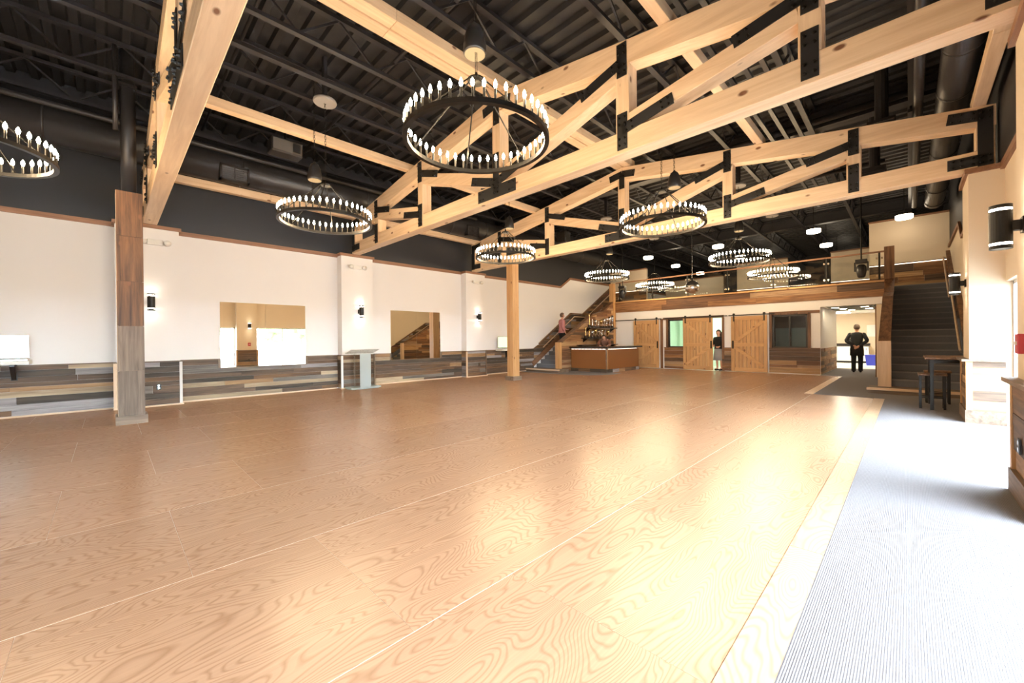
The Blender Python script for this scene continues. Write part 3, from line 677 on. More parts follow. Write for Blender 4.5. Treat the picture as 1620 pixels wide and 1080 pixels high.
bx('diffuser', M['strip_light'], t, -3.2, -2.0, 24.0, 25.2, 2.50, 2.52); bx('frame', M['plastic_white'], t, -3.25, -1.95, 23.95, 25.25, 2.52, 2.56)
struct('door_4', M['cedar']['Z'], lambda b: b.box(-.80, -.76, YF + .15, YF + .25, 0, 2.35).box(-.82, -.765, 18.4, 19.3, .01, 2.1))
for k in range(3):
    a = -3.3 + k * .62
    t = thing('base_cabinet', (a + .3, 27.3, 0), 'white base cabinet under the dark kitchenette worktop, %s' % ('left one', 'middle one', 'right one')[k], 'cabinet', 'kitchenette cabinets')
    bx('cabinet_body', M['plastic_white'], t, a, a + .61, 27.02, 27.59, .1, .86); bx('cabinet_door', M['plastic_white'], t, a + .01, a + .60, 27.0, 27.02, .12, .84); bx('door_pull', M['silver'], t, a + .5, a + .52, 26.98, 27.0, .65, .78)
    bx('plinth', M['plastic_black'], t, a, a + .61, 27.06, 27.59, 0, .1)
t = thing('worktop', (-2.4, 27.3, .86), 'dark worktop across the white kitchenette cabinets', 'worktop'); bx('worktop_slab', M['darktop'], t, -3.32, -1.42, 26.97, 27.59, .86, .90); bx('backsplash', M['darktop'], t, -3.32, -1.42, 27.56, 27.59, .90, 1.0)
t = thing('coffee_maker', (-2.2, 27.2, .9), 'small black coffee maker on the kitchenette worktop', 'appliance'); bx('machine_body', M['plastic_black'], t, -2.28, -2.1, 27.1, 27.4, .905, 1.25); bx('machine_head', M['plastic_black'], t, -2.28, -2.1, 27.0, 27.12, 1.14, 1.25)
t = thing('recycling_bin', (-1.2, 25.1, 0), 'bright blue recycling bin at the end of the corridor', 'bin')
MB().prism([(-1.42, .0), (-.98, .0), (-.93, .46), (-1.47, .46)], 'Y', 24.9, 25.25).build('bin_tub', M['blue'], t); bx('bin_rim', M['blue'], t, -1.49, -.91, 24.88, 25.27, .46, .50)
t = thing('fire_extinguisher', (-.875, 21.6, .75), 'red fire extinguisher on the right corridor wall', 'extinguisher')
MB().lathe([(.05, 0), (.06, .03), (.06, .34), (.03, .40), (.02, .44)], 14, (-.875, 21.6, .75)).build('cylinder', M['red'], t, smooth=True); MB().tube([(-.875, 21.6, 1.19), (-.875, 21.5, 1.22), (-.875, 21.48, .95)], .012, 6).build('hose', M['plastic_black'], t)
bx('wall_bracket', M['plastic_black'], t, -.80, -.76, 21.56, 21.64, .85, 1.1)
t = thing('wall_notice', (-1.15, 27.59, 1.3), 'white paper notice on the kitchenette back wall', 'notice'); bx('paper', M['plastic_white'], t, -1.55, -1.1, 27.57, 27.6, 1.35, 1.95)

# ------------------------------------------------------------------ mezzanine
mz = struct('floor_mezzanine', M['cedar']['X'], lambda b: b.box(-10.36, -.51, YF + .02, YE, 2.70, 3.05).box(XL, -10.36, 19.0, YE, 2.92, 3.05).box(-.51, XR - .04, 19.0, YE, 2.92, 3.05))
for (z0, z1) in ((2.66, 2.90), (2.90, 3.13)): planks(mz, 'X', YF, -1, -10.36, -.50, [(z0, z1)], 'warm_lit', 1.0, 3.6)
xk = -10.36
while xk < -.6:
    b_ = min(xk + 3.2, -.55); bx('ledge_board', M['doorwood']['X'], mz, xk + .003, b_ - .003, YF - .10, YF + .14, 3.13, 3.19); xk += 3.2
rl = thing('mezzanine_railing', (-5.4, YF + .03, 3.19), 'glass balcony railing with a dark top rail above the barn doors', 'railing')
MB().box(-10.36, -.55, YF, YF + .06, 4.10, 4.15).build('top_rail', M['trimwood']['X'], rl)
pxs = [-10.2 + 1.61 * k for k in range(6)] + [-.66]
pxs = [-10.15, -8.46, -6.86, -5.26, -3.66, -2.06, -.68]
for x in pxs:
    p = bx('rail_post', M['iron'], rl, x - .025, x + .025, YF + .005, YF + .055, 3.19, 4.10)
    for z in (3.35, 3.92):
        for s in (-1, 1): bx('glass_clamp', M['chrome'], p, x + s * .06 - .025, x + s * .06 + .025, YF + .01, YF + .05, z - .03, z + .03)
for a, c in zip(pxs, pxs[1:]): bx('glass_panel', M['glass'], rl, a + .05, c - .05, YF + .025, YF + .035, 3.24, 4.06)
# walls on the mezzanine (beige above a plank wainscot with a light strip)
for k, (a, c, y, zt_) in enumerate(((-1.03, XR - .04, 19.85, 5.5), (XL, -9.75, 19.85, 5.0), (-2.6, -1.03, 24.0, 5.3), (-6.6, -4.3, 24.0, 5.3), (XL, -8.2, 27.0, 5.2))):
    ww = struct(('wall_mezzanine_%s' % ('right', 'left', 'middle', 'back', 'corner')[k]), M['beige'], lambda b: b.box(a, c, y, y + .15, 3.05, zt_))
    planks(ww, 'X', y, -1, a, c, rows(3.05, 3.90, 4), 'warm_lit', .6, 1.9)
    bx('light_strip', M['led'], ww, a, c, y - .045, y - .035, 3.905, 3.93); bx('wainscot_cap', M['cedar']['X'], ww, a, c, y - .06, y, 3.93, 3.95)
    bx('top_trim', TW['X'], ww, a - .02, c, y - .03, y + .16, zt_, zt_ + .06)
struct('wall_end', M['black'], lambda b: b.box(-12.1, 1.27, YE, YE + .2, 0, ZD + .16))
for k, (x, y) in enumerate([(x, y) for y in (19.0, 22.3, 26.0, 29.4) for x in (-9.22, -5.97, -2.57)] + [(-.1, 19.05)]):
    row = ('front', 'second', 'third', 'last')[min(k // 3, 3)]; cl = ('left', 'middle', 'right')[k % 3]
    lb = 'drum lamp under the balcony roof, %s row, %s column' % (row, cl) if k < 12 else 'drum lamp straight above the top of the right stairs'
    t = thing('drum_lamp', (x, y, 5.33), lb, 'lamp', 'drum lamps over the balcony')
    MB().lathe([(.02, 0), (.21, .0), (.225, .02), (.225, .12), (.02, .13)], 24, (x, y, 5.33)).build('drum_shade', M['drum'], t, smooth=False)
    MB().tube([(x, y, 5.46), (x, y, ZD + .065)], .012, 6).build('stem', M['iron'], t); MB().lathe([(.10, 0), (.10, .03)], 12, (x, y, 5.46)).build('lamp_cap', M['silver'], t)

# ------------------------------------------------------------------ stairs (left and right, mirrored)
CAP = [(13.40, 1.21), (15.78, 2.47), (16.7, 2.66), (17.76, 3.24)]
ICAP = [(13.65, 1.18), (16.04, 2.64), (17.07, 2.64), (19.7, 4.17)]
def stairs(side):
    X = (lambda v: v) if side == 'left' else (lambda v: -10.93 - v)
    def bxm(name, mat, par, a, c, *r, **k): return bx(name, mat, par, min(X(a), X(c)), max(X(a), X(c)), *r, **k)
    t = thing('staircase', (X(-11.1), 13.4, 0), {'left': 'staircase with plank sides climbing behind the bar along the left wall', 'right': 'dark carpeted staircase on the right, behind the small table and stools'}[side], 'stairs')
    wall = XL if side == 'left' else X(XR - .04); rw = XL if side == 'left' else XR - .04
    bxm('landing_platform', M['greywood']['X'], t, wall + .01, -10.05 if side == 'left' else -10.22, 12.80, 13.46, 0.0, .13)
    bxm('platform_edge', M['palewood']['X'], t, wall + .01, -10.03 if side == 'left' else -10.20, 12.76, 12.82, .085, .14)
    z = .13; y = 13.45
    for k in range(8):
        last = k == 7; y2 = 16.5 if last else y + .29
        bxm('step', M['tan_carpet'], t, wall + .05, -10.57, y, y2 + .02, z - .1 if z > .2 else 0, z + .175); bxm('nosing', M['nosing'], t, wall + .05, -10.575, y - .015, y + .03, z + .145, z + .18); z += .175; y += .29
    y = 16.5
    for k in range(9):
        bxm('step', M['tan_carpet'], t, wall + .05, -10.57, y, y + .31 if k < 8 else 19.8, z - .1, z + .170); bxm('nosing', M['nosing'], t, wall + .05, -10.575, y - .015, y + .03, z + .14, z + .175); z += .170; y += .29
    # outer half wall
        poly = [(13.40, 0.02), (17.76, .02), (17.76, 3.21)] + [(a, b - .03) for a, b in reversed(CAP[:-1])]
    o = MB().prism(poly, 'X', X(-10.57), X(-10.43)).build('half_wall', M['greywood']['Y'] if side == 'left' else M['tan_carpet'], t)
    x_o = X(-10.43); sg = 1 if side == 'left' else -1
    planks(o, 'Y', x_o, sg, 13.42, 17.74, rows(.02, 3.20, 22), 'warm_lit', .7, 2.2, clip=[(a, b - .05) for a, b in CAP])
    for p, q in zip(CAP, CAP[1:]): MB().beam((X(-10.50), p[0] - .01, p[1]), (X(-10.50), q[0] + .01, q[1]), .22, .07).build('cap_board', M['cedar']['Y'], t)
    bxm('newel', M['doorwood' if side == 'left' else 'palewood']['Z'], t, -10.62, -10.38, 13.28, 13.42, .13, 1.24)
    bxm('upper_newel', M['cedar' if side == 'right' else 'doorwood']['Z'], t, -10.61, -10.37, 17.62, 17.79, 3.0 if side == 'right' else .02, 4.24 if side == 'right' else 4.10)
    # skirt and cladding along the outer wall, cap and handrail
    low = [(13.2, .13), (15.48, 1.53), (16.5, 1.53), (18.9, 3.05), (19.8, 3.05)]
    x_w = rw + sg * .002
    planks(t, 'Y', x_w, sg, 13.3, 19.75, rows(.10, 4.18, 30), 'planks', .8, 2.4, clip=[(13.25, .96), (13.65, 1.16), (16.04, 2.60), (17.07, 2.60), (19.7, 4.13)], lower=low)
    xc = rw + sg * .05
    for p, q in zip(ICAP, ICAP[1:]): MB().beam((xc, p[0], p[1]), (xc, q[0], q[1]), .10, .05).build('wall_cap', M['cedar']['Y'], t)
    hr = [(xc + sg * .10, a + .15, b - .16) for a, b in ICAP]
    MB().tube(hr[:2] + [hr[2]] + hr[3:], .022, 8).build('handrail', M['palewood']['Y'], t)
    for (a, b, c) in (hr[0], hr[1], hr[2], hr[3]): MB().tube([(a, b, c), (a, b, c - .05), (xc - sg * .03, b, c - .05)], .009, 6).build('rail_bracket', M['chrome'], t)
    for p, q in ((low[0], low[1]), (low[1], low[2]), (low[2], low[3])): MB().beam((xc + sg * .0, p[0], p[1] + .16), (xc + sg * .0, q[0], q[1] + .16), .05, .22).build('skirt_board', M['trimwood']['Y'] if side == 'left' else M['tan_carpet'], t)
    return t
stairs('left'); stairs('right')

# ------------------------------------------------------------------ bar
bar = thing('bar_counter', (-9.6, 14.6, 0), 'copper-brown bar counter with a dark top and glowing edge, below the trophies', 'bar')
bx('front_panel', M['bar'], bar, -10.36, -8.64, 14.06, 14.10, .14, .94); bx('side_panel', M['bar'], bar, -8.64, -8.60, 14.10, 16.7, .14, .94)
bx('front_core', M['darktop'], bar, -10.36, -8.64, 14.10, 14.45, .0, .98); bx('side_core', M['darktop'], bar, -9.0, -8.64, 14.45, 16.65, 0, .98)
bx('corner_trim', M['chrome'], bar, -8.65, -8.59, 14.05, 14.11, .14, .94)
MB().prism([(-10.36, 13.93), (-8.47, 13.93), (-8.47, 16.8), (-9.05, 16.8), (-9.05, 14.55), (-10.36, 14.55)], 'Z', .985, 1.05).build('countertop', M['darktop'], bar)
x = -10.33
while x < -8.75: bx('led_strip', M['led'], bar, x, x + .13, 14.045, 14.058, .935, .96); x += .17
y = 14.15
while y < 16.5: bx('led_strip', M['led'], bar, -8.598, -8.585, y, y + .13, .935, .96); y += .17
planks(bar, 'X', 14.06, -1, -10.36, -8.61, [(.0, .135)], 'planks', .3, .6); planks(bar, 'Y', -8.60, 1, 14.04, 16.7, [(.0, .135)], 'planks', .3, .6)

# shelves with trophies on the stair's plank wall
def shelf(y0, y1, z, label):
    t = thing('trophy_shelf', (-10.25, y0, z), label, 'shelf'); bx('shelf_board', M['darktop'], t, -10.39, -10.09, y0, y1, z - .035, z)
    for y in (y0 + .15, y1 - .15): MB().prism([(-10.39, z - .035), (-10.13, z - .035), (-10.39, z - .2)], 'Y', y - .01, y + .01).build('shelf_bracket', M['iron'], t)
shelf(15.15, 17.45, 1.90, 'upper dark shelf of trophies on the stair wall'); shelf(14.85, 17.1, 1.42, 'middle dark shelf of trophies on the stair wall'); shelf(14.5, 17.5, 1.12, 'lower dark shelf with bottles behind the bar')
def trophy(x, y, z, h, mat, kind, label, grp):
    t = thing('trophy', (x, y, z), label, 'trophy', grp)
    bx('plinth', M['darktop'], t, x - .05, x + .05, y - .05, y + .05, z, z + .18 * h)
    zz = z + .18 * h
    if kind == 'cup':
        MB().lathe([(.035, 0), (.012, .06 * h), (.012, .22 * h), (.05, .36 * h), (.065, .60 * h), (.075, .82 * h), (.06, .80 * h), (.04, .4 * h), (.001, .36 * h)], 14, (x, y, zz)).build('cup', mat, t, smooth=True)
        for s in (-1, 1): MB().tube([(x, y + s * .06, zz + .45 * h), (x, y + s * .10, zz + .55 * h), (x, y + s * .10, zz + .70 * h), (x, y + s * .07, zz + .74 * h)], .008, 6).build('cup_handle', mat, t)
    else:
        MB().lathe([(.035, 0), (.016, .05 * h), (.022, .3 * h), (.015, .55 * h), (.028, .62 * h), (.03, .72 * h), (.001, .82 * h)], 12, (x, y, zz)).build('figure', mat, t, smooth=True)
        MB().tube([(x, y - .05, zz + .62 * h), (x, y, zz + .50 * h), (x, y + .06, zz + .66 * h)], .010, 6).build('figure_arms', mat, t)
g = 'trophies on the upper shelf'
y = 15.28
for k, (h, c, mt) in enumerate(((.62, 'fig', 'gold'), (.40, 'fig', 'silver'), (.34, 'cup', 'silver'), (.30, 'fig', 'silver'), (.36, 'cup', 'gold'), (.42, 'cup', 'silver'), (.48, 'fig', 'silver'), (.52, 'cup', 'silver'), (.60, 'cup', 'silver'))):
    trophy(-10.24, y, 1.90, h, M[mt], c, ['tallest figure trophy at the left end of the upper shelf', 'short figure trophy second on the upper shelf', 'low cup trophy third on the upper shelf', 'smallest figure trophy on the upper shelf', 'gold cup trophy in the middle of the upper shelf', 'silver cup trophy right of the gold cup', 'slim figure trophy among the silver cups', 'silver cup trophy second from the right end', 'largest silver cup at the right end of the upper shelf'][k], g); y += .245
g = 'trophies on the middle shelf'; y = 14.98
for k, (h, c, mt) in enumerate(((.50, 'fig', 'gold'), (.34, 'fig', 'gold'), (.32, 'cup', 'silver'), (.42, 'cup', 'gold'), (.36, 'cup', 'silver'), (.40, 'fig', 'silver'), (.40, 'fig', 'silver'), (.34, 'cup', 'gold'))):
    trophy(-10.24, y, 1.42, h, M[mt], c, ['tall gold figure trophy at the left end of the middle shelf', 'short gold figure trophy second on the middle shelf', 'low silver cup third on the middle shelf', 'gold cup above the bartender on the middle shelf', 'silver cup right of the bartender on the middle shelf', 'left one of two silver figure trophies on the middle shelf', 'right one of two silver figure trophies on the middle shelf', 'small gold cup at the right end of the middle shelf'][k], g); y += .265
for k in range(6):
    y = 16.3 + k * .17; h = .17 + .03 * (k % 3)
    o = MB().lathe([(.035, 0), (.037, .02), (.037, h * .6), (.014, h * .75), (.014, h)], 12, (-10.24, y, 1.12)).build('bottle', [M['silver'], M['darktop'], M['acrylic']][k % 3], None, smooth=True)
    tag(o, 'small bottle on the lower bar shelf, %s' % ('leftmost', 'second from the left', 'third from the left', 'third from the right', 'second from the right', 'rightmost')[k], 'bottle', 'bottles behind the bar')

# ------------------------------------------------------------------ sconces, emergency lights, outlets
def sconce(x, y, z, sg, label):
    t = thing('wall_sconce', (x, y, z), label, 'sconce', 'up and down wall sconces'); xc = x + sg * .125
    bx('back_plate', M['iron'], t, min(x, x + sg * .02), max(x, x + sg * .02), y - .055, y + .055, z - .06, z + .06)
    bx('arm', M['iron'], t, min(x, xc), max(x, xc), y - .03, y + .03, z - .04, z + .04)
    MB().tube([(xc, y, z - .13), (xc, y, z + .13)], .065, 24).build('cylinder', M['iron'], t, smooth=False)
    for s in (-1, 1):
        MB().tube([(xc, y, z + s * .13), (xc, y, z + s * .148)], .062, 24).build('glow_ring', M['sconce_glow'], t)
        MB().tube([(xc, y, z + s * .148), (xc, y, z + s * .178)], .065, 24, cap=False).build('end_collar', M['iron'], t)
        MB().tube([(xc, y, z + s * .150), (xc, y, z + s * .152)], .058, 20).build('lens', M['sconce_glow'], t)
for y, lb in ((.64, 'black up-down sconce beside the rough brown post'), (5.25, 'black up-down sconce on the pilaster above the lectern'), (9.82, 'black up-down sconce on the far left pilaster')): sconce(XP, y, 2.24, 1, lb)
sconce(XQ, 5.14, 2.23, -1, 'largest black up-down sconce at the right picture edge'); sconce(XQ, 9.80, 2.20, -1, 'black up-down sconce on the right pilaster near the dark stairs')
for y, lb in ((.72, 'white emergency light next to the top of the brown post'), (5.17, 'white twin-head emergency light above the lectern'), (9.76, 'white twin-head emergency light on the far left pilaster')):
    t = thing('emergency_light', (XP, y, 3.5), lb, 'emergency light', 'emergency lights on the pilasters')
    bx('battery_box', M['plastic_white'], t, XP, XP + .07, y - .13, y + .13, 3.48, 3.60, bevel=.01)
    for s in (-1, 1): MB().tube([(XP + .05, y + s * .19, 3.55), (XP + .13, y + s * .20, 3.53)], [.05, .065], 16).build('lamp_head', M['plastic_white'], t, smooth=True)
    MB().tube([(XP + .04, y - .19, 3.55), (XP + .04, y + .19, 3.55)], .012, 6).build('head_arm', M['plastic_white'], t)
def outlet(x, y, z, sg, lb, mat='plastic_black'):
    t = thing('wall_outlet', (x, y, z), lb, 'outlet', 'outlets on the plank wainscot')
    bx('cover_plate', M[mat], t, min(x, x + sg * .01), max(x, x + sg * .01), y - .04, y + .04, z - .06, z + .06)
    for s in (-1, 1): bx('socket', M['silver'], t, min(x, x + sg * .013), max(x, x + sg * .013), y - .017, y + .017, z + s * .028 - .018, z + s * .028 + .018)
outlet(XP + .035, .75, .42, 1, 'black outlet on the pilaster wainscot right of the brown post'); outlet(XP + .035, 9.85, .45, 1, 'black outlet on the far left pilaster wainscot'); outlet(XQ - .035, 5.12, .46, -1, 'dark outlet on the plank pilaster at the right picture edge', 'plastic_black')
outlet(XL + .035, -1.25, .75, 1, 'dark outlet under the wall screen at the left picture edge')
t = thing('fire_alarm_box', (XQ, 5.13, 1.2), 'red fire alarm box on the pilaster at the right picture edge', 'alarm'); bx('alarm_body', M['red'], t, XQ - .05, XQ, 5.08, 5.20, 1.20, 1.36, bevel=.006); bx('alarm_lever', M['plastic_white'], t, XQ - .058, XQ - .05, 5.10, 5.18, 1.27, 1.30)

# wall screens on small shelves
def screen(y0, y1, z0, z1, mat, label):
    t = thing('wall_screen', (XL + .2, (y0 + y1) / 2, z0 - .15), label, 'screen')
    bx('screen_case', M['silver'], t, XL + .12, XL + .15, y0, y1, z0, z1); bx('display', mat, t, XL + .15, XL + .153, y0 + .012, y1 - .012, z0 + .015, z1 - .015)
    bx('keyboard_deck', M['silver'], t, XL + .15, XL + .40, y0, y1, z0 - .05, z0 - .03); bx('shelf_board', M['plastic_white'], t, XL, XL + .42, y0 - .02, y1 + .02, z0 - .12, z0 - .06)
    MB().prism([(XL, z0 - .12), (XL + .30, z0 - .12), (XL + .30, z0 - .16), (XL + .06, z0 - .42), (XL, z0 - .42)], 'Y', y1 - .22, y1 - .16).build('shelf_bracket', M['plastic_black'], t)
screen(-1.95, -1.06, 1.12, 1.53, M['screen'], 'pale blue screen on a bracket shelf at the left picture edge')
screen(11.0, 11.75, 1.05, 1.50, M['greenscreen'], 'small pale green screen on a bracket shelf behind the smooth timber post')
o = MB().tube([(XL + .06, -1.5, .75), (XL + .08, -1.55, .55), (XL + .07, -1.75, .45), (XL + .07, -1.9, .6)], .008, 6).build('power_cord', M['plastic_black'], None); tag(o, 'black power cord hanging under the pale blue screen', 'cord')

# ------------------------------------------------------------------ acrylic lectern
t = thing('lectern', (-11.25, 5.17, 0), 'clear acrylic lectern with a frosted centre panel by the left wall', 'lectern')
bx('base_plate', M['frost'], t, -11.48, -11.02, 4.74, 5.62, .02, .06); bx('base_foot', M['frost'], t, -11.44, -11.06, 4.78, 5.58, 0, .02)
for y in (4.84, 5.42): bx('side_column', M['acrylic'], t, -11.10, -11.08, y, y + .10, .06, 1.02); bx('side_panel', M['acrylic'], t, -11.40, -11.10, y + .045, y + .055, .06, 1.02)
bx('front_panel', M['frost'], t, -11.09, -11.075, 5.02, 5.34, .06, 1.0)
MB().prism([(-11.48, 1.00), (-11.05, 1.12), (-11.05, 1.135), (-11.48, 1.015)], 'Y', 4.76, 5.60).build('reading_top', M['acrylic'], t)
bx('book_stop', M['acrylic'], t, -11.48, -11.465, 4.76, 5.60, 1.0, 1.05)

# ------------------------------------------------------------------ table and stools by the right stairs
t = thing('pub_table', (.55, 11.0, 0), 'small high table with dark steel legs at the right pilaster', 'table')
bx('table_top', M['cedar']['Y'], t, .20, .94, 10.42, 11.6, .925, .965, bevel=.006)
for x in (.29, .86):
    for y in (10.55, 11.48): bx('leg', M['iron'], t, x - .025, x + .025, y - .025, y + .025, 0, .925)
for y in (10.55, 11.48): bx('apron', M['iron'], t, .29, .86, y - .015, y + .015, .86, .925)
bx('stretcher', M['iron'], t, .28, .30, 10.55, 11.48, .20, .23)
for k, (x, y) in enumerate(((.30, 10.82), (.40, 11.75))):
    t = thing('bar_stool', (x, y, 0), ['backless stool with dark legs in front of the high table', 'backless stool with dark legs behind the high table'][k], 'stool', 'stools at the high table')
    bx('seat', M['cedar']['Y'], t, x - .19, x + .19, y - .17, y + .17, .615, .65, bevel=.006)
    for sx in (-1, 1):
        for sy in (-1, 1): bx('leg', M['iron'], t, x + sx * .155 - .018, x + sx * .155 + .018, y + sy * .135 - .018, y + sy * .135 + .018, 0, .615)
    for sy in (-1, 1): bx('foot_rail', M['iron'], t, x - .155, x + .155, y + sy * .135 - .01, y + sy * .135 + .01, .20, .22)

# ------------------------------------------------------------------ mirror ball, stage lights, projector-like box
t = thing('mirror_ball', (-5.79, 15.5, 3.03), 'silver mirror ball hanging in front of the balcony', 'mirror ball')
prof = [(.26 * math.sin(math.pi * i / 12) + .0004, -.26 * math.cos(math.pi * i / 12)) for i in range(13)]
MB().lathe(prof, 24, (-5.79, 15.5, 3.27)).build('mirror_facets', M['silver'], t); MB().lathe([(.05, 0), (.05, .07), (.02, .1)], 12, (-5.79, 15.5, 3.52)).build('motor', M['iron'], t)
MB().tube([(-5.79, 15.5, 3.6), (-5.79, 15.5, ZD + .065)], .014, 6).build('hanging_rod', M['silver'], t)
for x, y, lb in ((-1.05, 16.6, 'black moving-head stage light on a rod right of the balcony'), (-9.25, 16.5, 'black moving-head stage light on a rod above the trophy bar')):
    t = thing('stage_light', (x, y, 3.2), lb, 'stage light', 'moving-head stage lights')
    MB().tube([(x, y, 3.75), (x, y, ZD + .065)], .02, 8).build('hanging_rod', M['iron'], t); bx('light_base', M['plastic_black'], t, x - .14, x + .14, y - .10, y + .10, 3.64, 3.76)
    for s in (-1, 1): bx('yoke_arm', M['plastic_black'], t, x + s * .15 - .02, x + s * .15 + .02, y - .04, y + .04, 3.40, 3.68)
    MB().lathe([(.07, -.22), (.10, -.18), (.125, -.02), (.12, .12), (.07, .18), (.001, .19)], 16, (x, y, 3.42)).build('light_head', M['plastic_black'], t, smooth=True); MB().lathe([(.001, 0), (.07, 0), (.07, .01)], 16, (x, y, 3.20)).build('lens', M['mirror'], t)
t = thing('black_loudspeaker', (-8.6, 11.4, 4.75), 'tilted black loudspeaker box seen through the far truss', 'speaker')
bx('cabinet', M['plastic_black'], t, -8.85, -8.45, 11.2, 11.5, 4.75, 5.15, bevel=.02); bx('front_grille', M['duct'], t, -8.83, -8.47, 11.185, 11.2, 4.78, 5.12); MB().tube([(-8.65, 11.35, 5.15), (-8.65, 11.35, ZD + .065)], .02, 6).build('hanger', M['iron'], t)
t = thing('projector', (-9.6, 2.75, 5.4), 'grey projector box hung below the roof near the left chandelier chain', 'projector')
bx('projector_body', M['duct'], t, -9.85, -9.50, 2.45, 3.07, 5.43, 5.73, bevel=.02); bx('front_face', M['grille2'], t, -9.505, -9.49, 2.48, 3.04, 5.46, 5.70); bx('projector_lens', M['plastic_black'], t, -9.492, -9.45, 2.86, 3.0, 5.49, 5.66); MB().tube([(-9.65, 2.75, 5.73), (-9.65, 2.75, ZD + .065)], .025, 8).build('mount_pole', M['iron'], t)

# ------------------------------------------------------------------ people
def skin_mesh(name, verts, edges, rad, mat, parent, root=0, sub=2):
    me = bpy.data.meshes.new(name); me.from_pydata([tuple(v) for v in verts], edges, []); me.materials.append(mat)
    o = bpy.data.objects.new(name, me); COL.objects.link(o); o.parent = parent
    sk = o.modifiers.new('skin', 'SKIN'); sk.use_smooth_shade = True
    for i, r in enumerate(rad):
        d = me.skin_vertices[0].data[i]; d.radius = (r, r) if not isinstance(r, tuple) else r; d.use_root = (i == root)
    sb = o.modifiers.new('sub', 'SUBSURF'); sb.levels = sub; sb.render_levels = sub
    return o
def person(loc, rotz, label, J, top, legs, hairmat, sleeves=True, skirt=None, longhair=False, shoes='suit', longcoat=False, group='people in the hall'):
    """J: joints in the figure's own frame, facing -Y; heights in metres"""
    t = thing('person', loc, label, 'person', group, rotz=rotz)
    V = {k: Vector(v) for k, v in J.items()}
    hd = V['head']; nk = V['neck']; up = (hd - nk).normalized()
    names = ['pelvis', 'waist', 'chest', 'neck']; vs_ = [V['pelvis'], V['waist'], V['chest'], nk, nk + up * .06, hd - up * .03, hd + up * .06, hd + up * .11]
    rd = [(.15, .11), (.125, .095), (.155, .11), .055, .052, (.07, .082), (.075, .09), (.045, .055)]
    ed = [(0, 1), (1, 2), (2, 3), (3, 4), (4, 5), (5, 6), (6, 7)]
    for s in 'LR':
        n = len(vs_); vs_ += [V['sho' + s], V['elb' + s], V['wri' + s]]; rd += [.055, .042, .028]; ed += [(2, n), (n, n + 1), (n + 1, n + 2)]
        d = (V['wri' + s] - V['elb' + s]).normalized(); sd = d.cross(Vector((0, 1, 0))); sd = sd.normalized() if sd.length > .1 else Vector((1, 0, 0)); bend = d.cross(sd)
        palm = len(vs_); vs_.append(V['wri' + s] + d * .05); rd.append((.034, .02)); ed.append((n + 2, palm))
        for f, off in enumerate((-.03, -.010, .010, .028)):
            ln = (.07, .08, .075, .06)[f]; b0 = V['wri' + s] + d * .09 + sd * off; i = len(vs_)
            vs_ += [b0, b0 + d * ln * .5 + bend * .012, b0 + d * ln * .8 + bend * .035]; rd += [.010, .009, .007]; ed += [(palm, i), (i, i + 1), (i + 1, i + 2)]
        i = len(vs_); vs_ += [V['wri' + s] + d * .05 + sd * .042, V['wri' + s] + d * .085 + sd * .055 + bend * .01]; rd += [.011, .009]; ed += [(palm, i), (i, i + 1)]
        n = len(vs_); hp = V['pelvis'] + Vector((.085 if s == 'L' else -.085, 0, -.06)); vs_ += [hp, V['kne' + s], V['ank' + s], V['ank' + s] + Vector((0, -.16, -.035))]; rd += [.082, .056, .038, (.035, .025)]; ed += [(0, n), (n, n + 1), (n + 1, n + 2), (n + 2, n + 3)]
    skin_mesh('body', vs_, ed, rd, M['skin'], t)
    P_, W_, C_ = V['pelvis'], V['waist'], V['chest']; sh = (V['shoL'] + V['shoR']) / 2
    jb = MB(); hem = .34 if longcoat else (.0 if skirt else .10)
    if skirt is None or True:
        jb.loft([(P_ - Vector((0, 0, hem)), .205, .155), (P_ - Vector((0, 0, hem * .4)), .20, .15), (P_ + Vector((0, 0, .06)), .185, .14), (W_, .165, .128), (C_ - Vector((0, 0, .06)), .19, .142), (C_ + Vector((0, 0, .03)), .205, .145), (sh + Vector((0, 0, .02)), .185, .118), (sh + Vector((0, 0, .055)), .12, .09), (nk + Vector((0, 0, -.005)), .068, .068)])
    for s in 'LR':
        e, q = V['elb' + s], V['wri' + s]
        if sleeves: d0 = (e - V['sho' + s]).normalized(); jb.tube([V['sho' + s] - d0 * .05, V['sho' + s] - d0 * .03, V['sho' + s], V['sho' + s].lerp(e, .5), e - d0 * .03, e + (q - e).normalized() * .03, e.lerp(q, .5), q - (q - e).normalized() * .02], [.02, .045, .064, .063, .062, .060, .054, .044], 14)
        else: jb.tube([V['sho' + s].lerp(sh, .25), V['sho' + s], V['sho' + s].lerp(e, .55)], [.075, .078, .066], 14)
    jo = jb.build('jacket' if sleeves else 'shirt', top, t, smooth=True, abs_=False)
    if skirt: MB().loft([(P_ - Vector((0, 0, .48)), .235, .20), (P_ - Vector((0, 0, .25)), .22, .175), (P_ + Vector((0, 0, .05)), .18, .135)], 20).build('skirt', skirt, t, smooth=True, abs_=False)
    else:
        tb = MB().loft([(P_ - Vector((0, 0, .14)), .175, .125), (P_ + Vector((0, 0, .08)), .17, .128)])
        for s in 'LR':
            hp = P_ + Vector((.09 if s == 'L' else -.09, 0, -.06)); kn, an = V['kne' + s], V['ank' + s]
            tb.tube([hp, hp.lerp(kn, .5), kn, kn.lerp(an, .5), an - Vector((0, 0, .03))], [.105, .092, .078, .070, .068], 14)
        tb.build('trousers', legs, t, smooth=True, abs_=False)
    for s in 'LR':
        a = V['ank' + s]; skin_mesh('shoe', [a + Vector((0, .05, -.045)), a + Vector((0, -.06, -.05)), a + Vector((0, -.18, -.055))], [(0, 1), (1, 2)], [.042, .046, .034], M[shoes], t, 0, 1)
    # hair and face
    hc = hd + up * .045
